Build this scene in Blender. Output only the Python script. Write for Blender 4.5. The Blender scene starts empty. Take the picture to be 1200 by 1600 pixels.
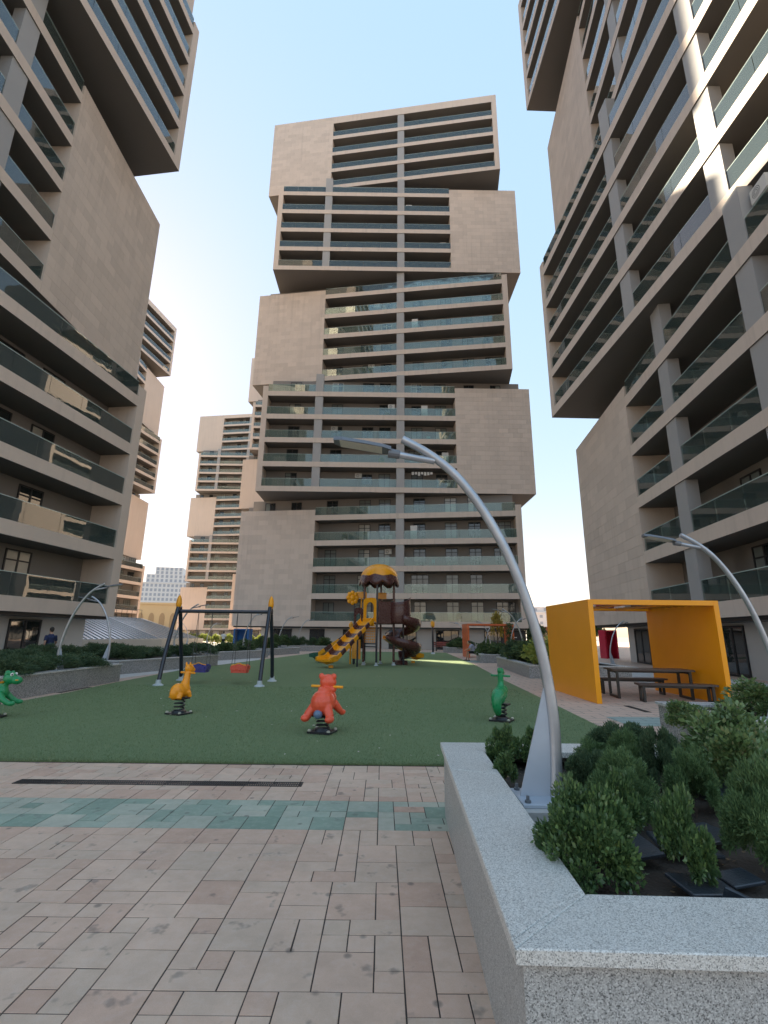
import bpy, bmesh, math, random
import numpy as np
from mathutils import Matrix, Vector, Euler
random.seed(7); RNG = np.random.default_rng(7)
SC = bpy.context.scene
COL = SC.collection
PI = math.pi

# ------------------------------------------------------------------ camera
CAM_H = 1.6
PITCH = math.radians(14.31); ROLL = math.radians(0.62)
fw = Vector((0, math.cos(PITCH), math.sin(PITCH)))
up0 = Vector((0, -math.sin(PITCH), math.cos(PITCH)))
rt0 = Vector((1, 0, 0))
cam_r = math.cos(ROLL) * rt0 + math.sin(ROLL) * up0
cam_u = -math.sin(ROLL) * rt0 + math.cos(ROLL) * up0
cd = bpy.data.cameras.new("camera")
cd.sensor_width = 36.0
cd.lens = 36.0 * 750.0 / 1600.0
cd.clip_start = 0.05; cd.clip_end = 4000
cam = bpy.data.objects.new("camera", cd); COL.objects.link(cam)
m = Matrix((cam_r, cam_u, -fw)).transposed().to_4x4()
m.translation = Vector((0, 0, CAM_H))
cam.matrix_world = m
SC.camera = cam

# ------------------------------------------------------------------ sky, sun, exposure
SUN_AZ = math.radians(-36.3)      # left of straight ahead
SUN_EL = math.radians(27.5)
world = bpy.data.worlds.new("World"); SC.world = world; world.use_nodes = True
wn = world.node_tree; wn.nodes.clear()
sky = wn.nodes.new("ShaderNodeTexSky"); sky.sky_type = 'NISHITA'; sky.sun_disc = False
sky.sun_elevation = SUN_EL; sky.sun_rotation = SUN_AZ
sky.air_density = 1.0; sky.dust_density = 0.12; sky.ozone_density = 1.4; sky.altitude = 50
gam = wn.nodes.new("ShaderNodeGamma"); gam.inputs[1].default_value = 0.10
bg = wn.nodes.new("ShaderNodeBackground"); bg.inputs[1].default_value = 0.15
wo = wn.nodes.new("ShaderNodeOutputWorld")
tint = wn.nodes.new("ShaderNodeMix"); tint.data_type = 'RGBA'; tint.blend_type = 'MULTIPLY'; tint.inputs[0].default_value = 1.0
tint.inputs[7].default_value = (1.18, 0.93, 0.83, 1)
wn.links.new(sky.outputs[0], gam.inputs[0]); hs = wn.nodes.new('ShaderNodeHueSaturation'); hs.inputs['Saturation'].default_value = 6.2
wn.links.new(gam.outputs[0], hs.inputs['Color']); wn.links.new(hs.outputs[0], tint.inputs[6]); wn.links.new(tint.outputs[2], bg.inputs[0]); wn.links.new(bg.outputs[0], wo.inputs[0])
sd = bpy.data.lights.new("sun", 'SUN'); sd.energy = 2.9; sd.angle = math.radians(0.53); sd.color = (1.0, 0.86, 0.66)
sun = bpy.data.objects.new("sun", sd); COL.objects.link(sun)
to_sun = Vector((math.sin(SUN_AZ) * math.cos(SUN_EL), math.cos(SUN_AZ) * math.cos(SUN_EL), math.sin(SUN_EL)))
sun.rotation_euler = to_sun.to_track_quat('Z', 'Y').to_euler()
sun.location = to_sun * 300
vs = SC.view_settings
vs.view_transform = 'Standard'; vs.look = 'None'; vs.gamma = 1.0; vs.use_curve_mapping = False
vs.exposure = 3.03
SC.cycles.max_bounces = 6; SC.cycles.transparent_max_bounces = 12
SC.cycles.diffuse_bounces = 4; SC.cycles.glossy_bounces = 3; SC.cycles.transmission_bounces = 4
SC.cycles.use_denoising = True
SC.cycles.caustics_reflective = False; SC.cycles.caustics_refractive = False
SC.cycles.sample_clamp_indirect = 6.0

# ------------------------------------------------------------------ materials
MATS = {}
def new_mat(name):
    m = bpy.data.materials.new(name); m.use_nodes = True
    nt = m.node_tree; b = nt.nodes["Principled BSDF"]
    MATS[name] = m
    return m, nt, b
def P(nt, x): return nt.nodes.new(x)
def world_pos(nt, scale=1.0):
    g = P(nt, "ShaderNodeNewGeometry"); return g.outputs["Position"]
def noise(nt, scale, detail=4.0, rough=0.55, vec=None, dist=0.0):
    n = P(nt, "ShaderNodeTexNoise"); n.inputs["Scale"].default_value = scale
    n.inputs["Detail"].default_value = detail; n.inputs["Roughness"].default_value = rough
    n.inputs["Distortion"].default_value = dist
    nt.links.new(vec if vec is not None else world_pos(nt), n.inputs["Vector"])
    return n.outputs["Fac"]
def ramp(nt, fac, stops):
    r = P(nt, "ShaderNodeValToRGB"); cr = r.color_ramp
    while len(cr.elements) < len(stops): cr.elements.new(0.5)
    for e, (p, c) in zip(cr.elements, stops):
        e.position = p; e.color = (c[0], c[1], c[2], 1) if len(c) > 1 else (c[0], c[0], c[0], 1)
    nt.links.new(fac, r.inputs[0]); return r.outputs[0]
def mixc(nt, fac, a, b, mode='MIX'):
    n = P(nt, "ShaderNodeMix"); n.data_type = 'RGBA'; n.blend_type = mode
    for s, v in ((n.inputs[0], fac), (n.inputs[6], a), (n.inputs[7], b)):
        if isinstance(v, (int, float)): s.default_value = v
        elif isinstance(v, tuple): s.default_value = (v[0], v[1], v[2], 1)
        else: nt.links.new(v, s)
    return n.outputs[2]
def mathn(nt, op, a, b=0.0):
    n = P(nt, "ShaderNodeMath"); n.operation = op
    for s, v in ((n.inputs[0], a), (n.inputs[1], b)):
        if isinstance(v, (int, float)): s.default_value = v
        else: nt.links.new(v, s)
    return n.outputs[0]
def bump(nt, b, height, strength=0.3, dist=0.01):
    n = P(nt, "ShaderNodeBump"); n.inputs["Strength"].default_value = strength; n.inputs["Distance"].default_value = dist
    nt.links.new(height, n.inputs["Height"]); nt.links.new(n.outputs[0], b.inputs["Normal"])
def scaled(c, k): return tuple(min(1, x * k) for x in c)
def mk(name, color, rough=0.6, metal=0.0, var=0.12, vscale=3.0, bmp=0.0, bscale=60.0, spec=0.5, piece=0.0, fine=0.0, fscale=40.0, coat=0.0, streak=0.0):
    """plain painted / mineral surface: large soft unevenness, fine grain, optional per-piece tone"""
    mt, nt, b = new_mat(name)
    f = noise(nt, vscale, 5)
    col = mixc(nt, f, scaled(color, 1 - var), scaled(color, 1 + var))
    if fine > 0:
        f2 = noise(nt, fscale, 3)
        col = mixc(nt, f2, mixc(nt, 1.0, col, (1 - fine,) * 3, 'MULTIPLY'), col)
    if streak > 0:
        mp = P(nt, "ShaderNodeMapping"); mp.inputs["Scale"].default_value = (2.6, 2.6, .10); nt.links.new(world_pos(nt), mp.inputs[0])
        st = ramp(nt, noise(nt, 1.0, 6, .62, mp.outputs[0]), [(.50, (0,)), (.72, (1,))])
        pt = ramp(nt, noise(nt, .16, 3), [(.35, (.15,)), (.7, (1,))])
        col = mixc(nt, mathn(nt, 'MULTIPLY', mathn(nt, 'MULTIPLY', st, pt), streak), col, scaled(color, .45))
    if piece > 0:
        oi = P(nt, "ShaderNodeObjectInfo"); g = P(nt, "ShaderNodeNewGeometry")
        s = mathn(nt, 'FRACT', mathn(nt, 'ADD', oi.outputs["Random"], g.outputs["Random Per Island"]))
        k = mathn(nt, 'ADD', mathn(nt, 'MULTIPLY', s, 2 * piece), 1 - piece)
        cc = P(nt, "ShaderNodeCombineColor")
        for i in range(3): nt.links.new(k, cc.inputs[i])
        col = mixc(nt, 1.0, col, cc.outputs[0], 'MULTIPLY')
    nt.links.new(col, b.inputs["Base Color"])
    b.inputs["Roughness"].default_value = rough; b.inputs["Metallic"].default_value = metal
    b.inputs["Specular IOR Level"].default_value = spec
    if coat: b.inputs["Coat Weight"].default_value = coat; b.inputs["Coat Roughness"].default_value = 0.08
    if bmp > 0: bump(nt, b, noise(nt, bscale, 4), bmp, 0.01)
    return mt

mk("cladding", (0.61, 0.51, 0.43), 0.62, var=0.06, vscale=0.35, fine=0.06, fscale=6, piece=0.07, streak=.32)
mk("render_band", (0.62, 0.52, 0.44), 0.65, var=0.06, vscale=0.5, fine=0.06, fscale=5, streak=.38)
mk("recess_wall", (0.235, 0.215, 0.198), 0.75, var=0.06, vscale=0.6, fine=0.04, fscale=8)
mk("shaded_soffit", (0.135, 0.125, 0.115), 0.8, var=0.05, vscale=0.6)  # soffit grey, deepened so the colour carries the shade under the slabs
mk("column_grey", (0.34, 0.335, 0.33), 0.55, var=0.06, vscale=0.8)
mk("ground_floor_wall", (0.50, 0.48, 0.45), 0.7, var=0.06, vscale=0.8)
mk("dark_frame", (0.018, 0.019, 0.022), 0.4, var=0.1)
mk("white_frame", (0.62, 0.61, 0.58), 0.45, var=0.05)
mk("tile_joint", (0.26, 0.21, 0.175), 0.85, var=0.1)

def glassy(name, tint, base_refl=0.05, rough=0.015, milk=0.0, milkcol=(0.5, 0.6, 0.56), wav=0.0, gain=1.5):
    mt, nt, b = new_mat(name); nt.nodes.remove(b)
    out = nt.nodes["Material Output"]
    tr = P(nt, "ShaderNodeBsdfTransparent"); tr.inputs[0].default_value = (*tint, 1)
    gl = P(nt, "ShaderNodeBsdfGlossy"); gl.inputs["Roughness"].default_value = rough
    fr = P(nt, "ShaderNodeFresnel"); fr.inputs[0].default_value = 1.55
    fac = mathn(nt, 'MINIMUM', mathn(nt, 'ADD', mathn(nt, 'MULTIPLY', fr.outputs[0], gain), base_refl), 1.0)
    src = tr.outputs[0]
    if milk:
        df = P(nt, "ShaderNodeBsdfDiffuse"); df.inputs[0].default_value = (*milkcol, 1)
        mx = P(nt, "ShaderNodeMixShader"); mx.inputs[0].default_value = milk
        nt.links.new(src, mx.inputs[1]); nt.links.new(df.outputs[0], mx.inputs[2]); src = mx.outputs[0]
    if wav:
        bn = P(nt, "ShaderNodeBump"); bn.inputs["Strength"].default_value = wav; bn.inputs["Distance"].default_value = 0.05
        nt.links.new(noise(nt, 0.7, 2), bn.inputs["Height"]); nt.links.new(bn.outputs[0], gl.inputs["Normal"])
    mx2 = P(nt, "ShaderNodeMixShader"); nt.links.new(fac, mx2.inputs[0])
    nt.links.new(src, mx2.inputs[1]); nt.links.new(gl.outputs[0], mx2.inputs[2])
    nt.links.new(mx2.outputs[0], out.inputs["Surface"])
    return mt
glassy("rail_glass", (0.80, 0.91, 0.87), 0.0, 0.01, milk=0.11, milkcol=(0.36, 0.50, 0.46), wav=0.05)
glassy("far_rail_glass", (0.74, 0.82, 0.79), 0.0, 0.03, milk=0.14, milkcol=(0.34, 0.42, 0.40))

def pane(name, col, rough=0.04, spec=0.9):
    mt, nt, b = new_mat(name)
    f = noise(nt, 0.9, 3)
    nt.links.new(mixc(nt, f, scaled(col, 0.6), scaled(col, 1.4)), b.inputs["Base Color"])
    b.inputs["Roughness"].default_value = rough; b.inputs["Specular IOR Level"].default_value = spec
    bump(nt, b, noise(nt, 0.8, 1), 0.06, 0.05)
    return mt
pane("pane_dark", (0.022, 0.028, 0.03))
pane("pane_curtain", (0.20, 0.225, 0.215), 0.12, 0.7)
pane("pane_pale", (0.42, 0.40, 0.35), 0.12, 0.7)
pane("shop_glass", (0.02, 0.024, 0.027), 0.02, 1.0)
mt, nt, b = new_mat("rail_edge"); b.inputs["Base Color"].default_value = (0.55, 0.66, 0.62, 1); b.inputs["Roughness"].default_value = 0.2

# ------------------------------------------------------------------ mesh helpers
def M_(mat): return MATS[mat] if isinstance(mat, str) else mat
_unit = {}
CUBE_V = [(x, y, z) for x in (-.5, .5) for y in (-.5, .5) for z in (-.5, .5)]
CUBE_F = [(0, 1, 3, 2), (4, 6, 7, 5), (0, 4, 5, 1), (2, 3, 7, 6), (0, 2, 6, 4), (1, 5, 7, 3)]
def unit_box(mat):
    if mat not in _unit:
        me = bpy.data.meshes.new("box_" + mat); me.from_pydata(CUBE_V, [], CUBE_F); me.materials.append(M_(mat)); _unit[mat] = me
    return _unit[mat]
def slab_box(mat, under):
    """unit box whose bottom face takes a darker colour for the shade beneath it"""
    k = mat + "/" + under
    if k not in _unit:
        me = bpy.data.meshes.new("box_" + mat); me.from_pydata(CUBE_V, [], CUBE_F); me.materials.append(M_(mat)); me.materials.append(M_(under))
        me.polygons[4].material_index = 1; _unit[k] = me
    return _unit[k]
def link(name, me, parent=None, loc=(0, 0, 0), rz=0.0, scale=None, rot=None):
    o = bpy.data.objects.new(name, me); COL.objects.link(o)
    if parent is not None: o.parent = parent
    o.location = loc
    o.rotation_euler = rot if rot is not None else (0, 0, rz)
    if scale is not None: o.scale = scale
    return o
def box(name, parent, mat, lo, hi):
    """axis-aligned (in the parent's space) box between two corners, sharing one cube mesh per material"""
    c = [(a + b) / 2 for a, b in zip(lo, hi)]; s = [abs(b - a) for a, b in zip(lo, hi)]
    return link(name, unit_box(mat), parent, c, 0, s)
def empty(name, loc=(0, 0, 0), rz=0.0):
    o = bpy.data.objects.new(name, None); COL.objects.link(o); o.location = loc; o.rotation_euler = (0, 0, rz)
    o.empty_display_size = 0.3
    return o
def tag(o, label=None, cat=None, group=None, kind=None):
    if label: o["label"] = label
    if cat: o["category"] = cat
    if group: o["group"] = group
    if kind: o["kind"] = kind
    return o
def thing(name, label, cat, loc=(0, 0, 0), rz=0.0, group=None):
    return tag(empty(name, loc, rz), label, cat, group)
def kids(o): return [c for c in bpy.data.objects if c.parent == o]
def copy_tree(o, parent=None, loc=None, rz=None, label=None, group=None, cmap=None):
    if cmap is None:
        cmap = {}
        for q in bpy.data.objects:
            if q.parent: cmap.setdefault(q.parent.name, []).append(q)
    c = o.copy(); COL.objects.link(c); c.parent = parent
    if loc is not None: c.location = loc
    if rz is not None: c.rotation_euler = (0, 0, rz)
    if label: c["label"] = label
    if group: c["group"] = group
    for ch in cmap.get(o.name, []): copy_tree(ch, c, cmap=cmap)
    return c
def mesh_arr(name, V, F, mats, smooth=False, midx=None):
    """V (n,3) floats, F list of tuples or (m,k) int array"""
    me = bpy.data.meshes.new(name)
    if isinstance(F, np.ndarray):
        V = np.asarray(V, np.float32); k = F.shape[1]; n = len(F)
        me.vertices.add(len(V)); me.vertices.foreach_set("co", V.ravel())
        me.loops.add(n * k); me.loops.foreach_set("vertex_index", F.astype(np.int32).ravel())
        me.polygons.add(n); me.polygons.foreach_set("loop_start", np.arange(0, n * k, k, dtype=np.int32))
        if midx is not None: me.polygons.foreach_set("material_index", np.asarray(midx, np.int32))
        me.update(calc_edges=True)
    else:
        me.from_pydata([tuple(v) for v in V], [], F)
        if midx is not None: me.polygons.foreach_set("material_index", np.asarray(midx, np.int32))
    for mm in (mats if isinstance(mats, (list, tuple)) else [mats]): me.materials.append(M_(mm))
    if smooth: me.polygons.foreach_set("use_smooth", [True] * len(me.polygons))
    return me
class MB:
    """collects boxes, prisms, tubes and lathes into one mesh"""
    def __init__(s): s.V = []; s.F = []; s.mi = []; s.cur = 0
    def add(s, V, F):
        o = len(s.V); s.V += [tuple(v) for v in V]; s.F += [tuple(i + o for i in f) for f in F]; s.mi += [s.cur] * len(F)
    def box(s, lo, hi):
        s.add([(hi[0] if i & 4 else lo[0], hi[1] if i & 2 else lo[1], hi[2] if i & 1 else lo[2]) for i in range(8)], CUBE_F)
    def obox(s, c, size, M):
        s.add([tuple(Vector(c) + M @ Vector((x * size[0], y * size[1], z * size[2]))) for x, y, z in CUBE_V], CUBE_F)
    def prism(s, poly, z0, z1):
        n = len(poly)
        V = [(x, y, z0) for x, y in poly] + [(x, y, z1) for x, y in poly]
        s.add(V, [tuple(range(n))[::-1], tuple(range(n, 2 * n))] + [(i, (i + 1) % n, n + (i + 1) % n, n + i) for i in range(n)])
    def bprism(s, poly, z0, z1, bev=0.01):
        """prism with a chamfered top edge (convex polygons, counter-clockwise)"""
        n = len(poly); c = Vector((sum(p[0] for p in poly) / n, sum(p[1] for p in poly) / n))
        ins = []
        for i in range(n):
            p0, p1, p2 = Vector(poly[i - 1]), Vector(poly[i]), Vector(poly[(i + 1) % n])
            e1 = (p1 - p0).normalized(); e2 = (p2 - p1).normalized()
            n1 = Vector((-e1.y, e1.x)); n2 = Vector((-e2.y, e2.x))
            b = n1 + n2; b = b / max(0.2, b.dot(n1)) if b.length > 1e-6 else n1
            ins.append(p1 + b * bev)
        V = [(x, y, z0) for x, y in poly] + [(x, y, z1 - bev) for x, y in poly] + [(q.x, q.y, z1) for q in ins]
        F = [tuple(range(n))[::-1], tuple(range(2 * n, 3 * n))]
        for i in range(n):
            j = (i + 1) % n
            F += [(i, j, n + j, n + i), (n + i, n + j, 2 * n + j, 2 * n + i)]
        s.add(V, F)
    def tube(s, pts, r, n=10, caps=True):
        pts = [Vector(p) for p in pts]; rs = r if isinstance(r, (list, tuple)) else [r] * len(pts)
        V = []; prev = None
        for i, p in enumerate(pts):
            t = (pts[min(i + 1, len(pts) - 1)] - pts[max(i - 1, 0)]).normalized()
            if prev is None:
                a = t.orthogonal().normalized()
            else:
                a = (prev - t * prev.dot(t))
                a = a.normalized() if a.length > 1e-6 else t.orthogonal().normalized()
            prev = a; b = t.cross(a)
            for k in range(n):
                th = 2 * PI * k / n; V.append(tuple(p + (a * math.cos(th) + b * math.sin(th)) * rs[i]))
        F = []
        for i in range(len(pts) - 1):
            for k in range(n):
                k2 = (k + 1) % n; F.append((i * n + k, i * n + k2, (i + 1) * n + k2, (i + 1) * n + k))
        if caps: F += [tuple(range(n))[::-1], tuple(range((len(pts) - 1) * n, len(pts) * n))]
        s.add(V, F)
    def lathe(s, prof, n=16, c=(0, 0, 0)):
        V = []; F = []
        for (r, z) in prof:
            for k in range(n):
                th = 2 * PI * k / n; V.append((c[0] + r * math.cos(th), c[1] + r * math.sin(th), c[2] + z))
        for i in range(len(prof) - 1):
            for k in range(n):
                k2 = (k + 1) % n; F.append((i * n + k, i * n + k2, (i + 1) * n + k2, (i + 1) * n + k))
        F += [tuple(range(n))[::-1], tuple(range((len(prof) - 1) * n, len(prof) * n))]
        s.add(V, F)
    def ball(s, c, r, nu=14, nv=9, M=None):
        rr = (r, r, r) if isinstance(r, (int, float)) else r
        V = []; F = []
        for i in range(nv + 1):
            ph = PI * i / nv
            for k in range(nu):
                th = 2 * PI * k / nu
                v = Vector((rr[0] * math.sin(ph) * math.cos(th), rr[1] * math.sin(ph) * math.sin(th), rr[2] * math.cos(ph)))
                if M is not None: v = M @ v
                V.append(tuple(Vector(c) + v))
        for i in range(nv):
            for k in range(nu):
                k2 = (k + 1) % nu; F.append((i * nu + k, (i + 1) * nu + k, (i + 1) * nu + k2, i * nu + k2))
        s.add(V, F)
    def mesh(s, name, mats, smooth=False):
        return mesh_arr(name, s.V, s.F, mats, smooth, s.mi)
    def obj(s, name, mats, parent=None, loc=(0, 0, 0), rz=0.0, smooth=False):
        return link(name, s.mesh(name, mats, smooth), parent, loc, rz)
def smooth_by_angle(o, ang=0.6):
    o.data.polygons.foreach_set("use_smooth", [True] * len(o.data.polygons))
    try:
        bm = bmesh.new(); bm.from_mesh(o.data)
        for e in bm.edges:
            if len(e.link_faces) == 2 and e.calc_face_angle(0) > ang: e.smooth = False
        bm.to_mesh(o.data); bm.free()
    except Exception: pass
    return o
def blob(name, mats, parent, build, voxel=0.012, sm=6, loc=(0, 0, 0), rz=0.0):
    """several overlapping balls and tubes fused into one continuous skin"""
    b = MB(); build(b)
    o = b.obj(name, mats, parent, loc, rz)
    r = o.modifiers.new("r", 'REMESH'); r.mode = 'VOXEL'; r.voxel_size = voxel; r.use_smooth_shade = True
    s = o.modifiers.new("s", 'SMOOTH'); s.iterations = sm; s.factor = 0.5
    return o
# ------------------------------------------------------------------ towers
S = 3.15; Z0 = 2.4; BT = 0.65
def zb(k): return Z0 + S * k
TILE_W, TILE_H = 1.19, 0.6
def window_mesh(w, h, n, transom, fm):
    b = MB(); t = 0.07
    b.box((-w / 2, -.06, 0), (-w / 2 + t, 0, h)); b.box((w / 2 - t, -.06, 0), (w / 2, 0, h))
    b.box((-w / 2 + t, -.06, h - t), (w / 2 - t, 0, h)); b.box((-w / 2 + t, -.06, 0), (w / 2 - t, 0, t))
    for i in range(1, n):
        x = -w / 2 + w * i / n; b.box((x - t * .6, -.058, t), (x + t * .6, 0, h - t))
    if transom:
        z = h - transom
        for i in range(n):
            x0 = -w / 2 + w * i / n + t * .6; x1 = -w / 2 + w * (i + 1) / n - t * .6
            b.box((x0, -.055, z - t / 2), (x1, 0, z + t / 2))
    return b.mesh("window", fm)
WIN = {k: window_mesh(*a) for k, a in dict(
    door=(1.45, 2.28, 2, .5, "dark_frame"), wide=(2.1, 2.28, 3, .5, "dark_frame"), small=(1.35, 1.35, 2, 0, "dark_frame"),
    pale=(1.45, 2.28, 2, .5, "white_frame")).items()}
WIN_SIZE = dict(door=(1.45, 2.28, 2), wide=(2.1, 2.28, 3), small=(1.35, 1.35, 2), pale=(1.45, 2.28, 2))
PANES = {}
for k, (w_, h_, n_) in WIN_SIZE.items():
    for pm in ("pane_dark", "pane_curtain", "pane_pale"):
        pb = MB(); pb.box((-w_ / n_ / 2 + .03, -.024, .06), (w_ / n_ / 2 - .03, -.004, h_ - .06)); PANES[k, pm] = pb.mesh("pane", pm)
        # whole-window glazing for the far towers
        pb = MB(); pb.box((-w_ / 2 + .05, -.024, .06), (w_ / 2 - .05, -.004, h_ - .06)); PANES[k, pm, 'far'] = pb.mesh("pane", pm)

def tower(name, label, origin, ang, ec=(-2.4, 3.15, -8.1), colsE=(19.5,), colsD=(6.65, 16.95), wE=9.57, wD=9.45,
          winE=(11.2, 15.4, 17.9, 22.2, 26.0, 28.8, 32.0), winD=(3.8, 9.3, 13.3, 15.5, 19.6, 22.7), lod=0, tiles=True, rnd=1, depth=20.0,
          s0=0.0, s1=None):
    rg = random.Random(rnd)
    T = thing(name, label, "apartment tower", (origin[0], origin[1], 0), math.radians(ang), "stacked-block apartment towers")
    TM = Matrix.Translation((origin[0], origin[1], 0)) @ Matrix.Rotation(math.radians(ang), 4, 'Z')
    LE, LD = 34.1, 33.8
    frames = {'E': (ec[0], ec[1], math.radians(ec[2]), LE), 'D': (0.0, 0.0, math.radians(0.25), LD)}
    tile_list = []
    def put(nm, mat, fr, s0, s1, d0, d1, z0, z1, me=None):
        x0, y0, a, L = frames[fr]
        s, d = (s0 + s1) / 2, (d0 + d1) / 2
        e = (math.cos(a), math.sin(a)); n = (-math.sin(a), math.cos(a))
        loc = (x0 + s * e[0] + d * n[0], y0 + s * e[1] + d * n[1], (z0 + z1) / 2)
        return link(nm, slab_box(mat, "shaded_soffit") if nm in ("balcony_slab", "core_wall", "side_wall", "end_pillar") else unit_box(mat), T, loc, a, (abs(s1 - s0), abs(d1 - d0), abs(z1 - z0)))
    def at(fr, s, d, z):
        x0, y0, a, L = frames[fr]
        return (x0 + s * math.cos(a) - d * math.sin(a), y0 + s * math.sin(a) + d * math.cos(a), z), a
    def win(fr, s, d, z, kind, pm):
        loc, a = at(fr, s, d, z)
        w = link("window", WIN[kind], T, loc, a)
        ww, hh, n = WIN_SIZE[kind]
        if lod:
            link("pane", PANES[kind, pm, 'far'], w)
        else:
            for i in range(n):
                q = pm if rg.random() < .75 else rg.choice(("pane_dark", "pane_curtain"))
                link("pane", PANES[kind, q], w, (-ww / 2 + ww * (i + .5) / n, 0, 0))
    # ground floor
    x0, y0, a, L = frames['E']
    lo_, hi_ = (3.2, s0 + .5)[s0 > 0], (LE if s1 is None else s1) - .5
    put("ground_floor_wall", "ground_floor_wall", 'E', lo_, hi_, 1.3, depth - 1, -0.05, Z0 - .003)
    put("fascia", "dark_frame", 'E', s0 + .12, (LE if s1 is None else s1) - .12, .25, 1.3, Z0 - .16, Z0 - .004)
    s = max(4.4, s0 + 1.2)
    while s < hi_ - 3:
        w_ = rg.choice((2.6, 3.2)) if rg.random() < .7 else 1.8
        loc, aa = at('E', s + w_ / 2, 1.3, 0.02)
        f = MB(); t = .08
        f.box((-w_ / 2, -.07, 0), (-w_ / 2 + t, 0, 2.1)); f.box((w_ / 2 - t, -.07, 0), (w_ / 2, 0, 2.1)); f.box((-w_ / 2 + t, -.07, 2.1 - t), (w_ / 2 - t, 0, 2.1)); f.box((-w_ / 2 + t, -.07, 0), (w_ / 2 - t, 0, t))
        nm_ = 3 if w_ > 2 else 2
        for i in range(1, nm_): x = -w_ / 2 + w_ * i / nm_; f.box((x - .04, -.068, t), (x + .04, 0, 2.1 - t))
        d = f.obj("shop_window", "dark_frame", T, loc, aa)
        pb = MB(); pb.box((-w_ / 2 + .05, -.03, .05), (w_ / 2 - .05, -.006, 2.05)); pb.obj("pane", "shop_glass", d)
        s += w_ + rg.choice((1.6, 2.2, 2.8))
    for i in range(5):
        fr = 'E' if i % 2 == 0 else 'D'
        L = frames[fr][3]
        k0 = 5 * i; zt = zb(k0 + 4)
        wtop = zt + 1.35 if i < 4 else zt + 1.3
        a0, a1 = s0, (L if s1 is None else s1)
        if fr == 'E': wall = (0, wE) if s0 == 0 else (s0, s0 + .65); pil = (a1 - .68, a1); op = (wall[1], a1 - .68); cols = colsE; wins = winE
        else: wall = (L - wD, L) if s1 is None else (a1 - .65, a1); pil = (a0, a0 + .65); op = (a0 + .65, wall[0]); cols = colsD; wins = winD
        cols = [c for c in cols if op[0] < c < op[1] - 1]; wins = [w for w in wins if op[0] + .8 < w < op[1] - .8]
        zw0 = zb(k0)
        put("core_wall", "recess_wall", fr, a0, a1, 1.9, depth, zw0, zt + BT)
        put("side_wall", "cladding", fr, wall[0], wall[1], 0.02, 1.9, zw0, wtop)
        put("end_pillar", "render_band", fr, pil[0], pil[1], 0.0, 1.9, zw0, wtop)
        # cladding tiles on the solid wall
        nx = max(1, round((wall[1] - wall[0]) / TILE_W)); tw = (wall[1] - wall[0]) / nx
        nz = round((wtop - zw0) / TILE_H); th = (wtop - zw0) / nz
        if tiles:
            for r in range(nz):
                off = (r % 2) * .5
                edges = sorted({0.0, float(nx)} | {j + off for j in range(nx + 1) if 0 < j + off < nx})
                for c0, c1 in zip(edges[:-1], edges[1:]):
                    tile_list.append((fr, wall[0] + c0 * tw, wall[0] + c1 * tw, zw0 + r * th, zw0 + (r + 1) * th))
        else:
            put("cladding_sheet", "cladding", fr, wall[0], wall[1], 0.0, .02, zw0, wtop)
        # column pieces and bays
        cuts = [op[0]]
        for c in cols: cuts += [c, c + .98]
        cuts.append(op[1])
        bays = [(cuts[j], cuts[j + 1]) for j in range(0, len(cuts), 2)]
        for r in range(5):
            z = zb(k0 + r); thick = BT if not (i == 4 and r == 4) else 1.3
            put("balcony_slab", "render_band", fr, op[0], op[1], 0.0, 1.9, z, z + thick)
            if i == 4 and r == 4: break
            top = zb(k0 + r + 1)
            for c in cols:
                if r == 4 and fr == 'E' and len(cols) > 1 and c == 1e9: continue
                put("column", "column_grey", fr, c, c + .98, 0.06, .62, z + BT, top)
            d_back = 1.9
            for (b0, b1) in bays:
                if b1 - b0 < 1: continue
                np_ = 1 if lod else max(1, round((b1 - b0) / 2.1)); pw = (b1 - b0) / np_
                for q in range(np_):
                    g = put("glass_panel", "far_rail_glass" if lod else "rail_glass", fr, b0 + q * pw + .012, b0 + (q + 1) * pw - .012, .1, .118, z + BT, z + BT + 1.0)
                put("handrail", "rail_edge", fr, b0, b1, .098, .12, z + BT + 1.0, z + BT + 1.022)
            if r == 4:
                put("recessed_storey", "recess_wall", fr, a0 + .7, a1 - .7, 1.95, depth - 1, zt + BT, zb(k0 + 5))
                d_back = 1.95
            for sw in wins if r < 4 else [w for w in list(wins) + ([3.0, 6.5] if fr == 'E' else [26.5, 30]) if a0 + 1 < w < a1 - 1]:
                if rg.random() < .05: continue
                if any(abs(sw - (c + .5)) < .9 for c in cols) and rg.random() < .5: continue
                u = rg.random()
                kind = "wide" if (sw > 31 or u < .08) else ("pale" if u < .13 else ("small" if u < .2 else "door"))
                pm = rg.choices(("pane_dark", "pane_curtain", "pane_pale"), (.52, .38, .1))[0]
                if r == 4 and not (op[0] < sw < op[1]): kind = "small"
                win(fr, sw, d_back, z + BT + (.02 if kind != "small" else .85), kind, pm)
    # the cladding tiles: those that show largest are parts of their own, the rest is one joined part
    if tiles:
        def key(t):
            p = TM @ Vector(at(t[0], (t[1] + t[2]) / 2, 0, (t[3] + t[4]) / 2)[0]) - Vector((0, 0, CAM_H))
            z = p.dot(fw)
            if z <= 1: return 1e6 + p.length
            uu, vv = 750 * p.dot(cam_r) / z, 750 * p.dot(cam_u) / z
            return p.length + (1e5 if abs(uu) > 600 or abs(vv) > 800 else 0)
        tile_list.sort(key=key)
        g = .0045
        for t in tile_list[:290]:
            put("cladding_tile", "cladding", t[0], t[1] + g, t[2] - g, -0.004 - rg.random() * .004, .02, t[3] + g, t[4] - g)
        b = MB()
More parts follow.
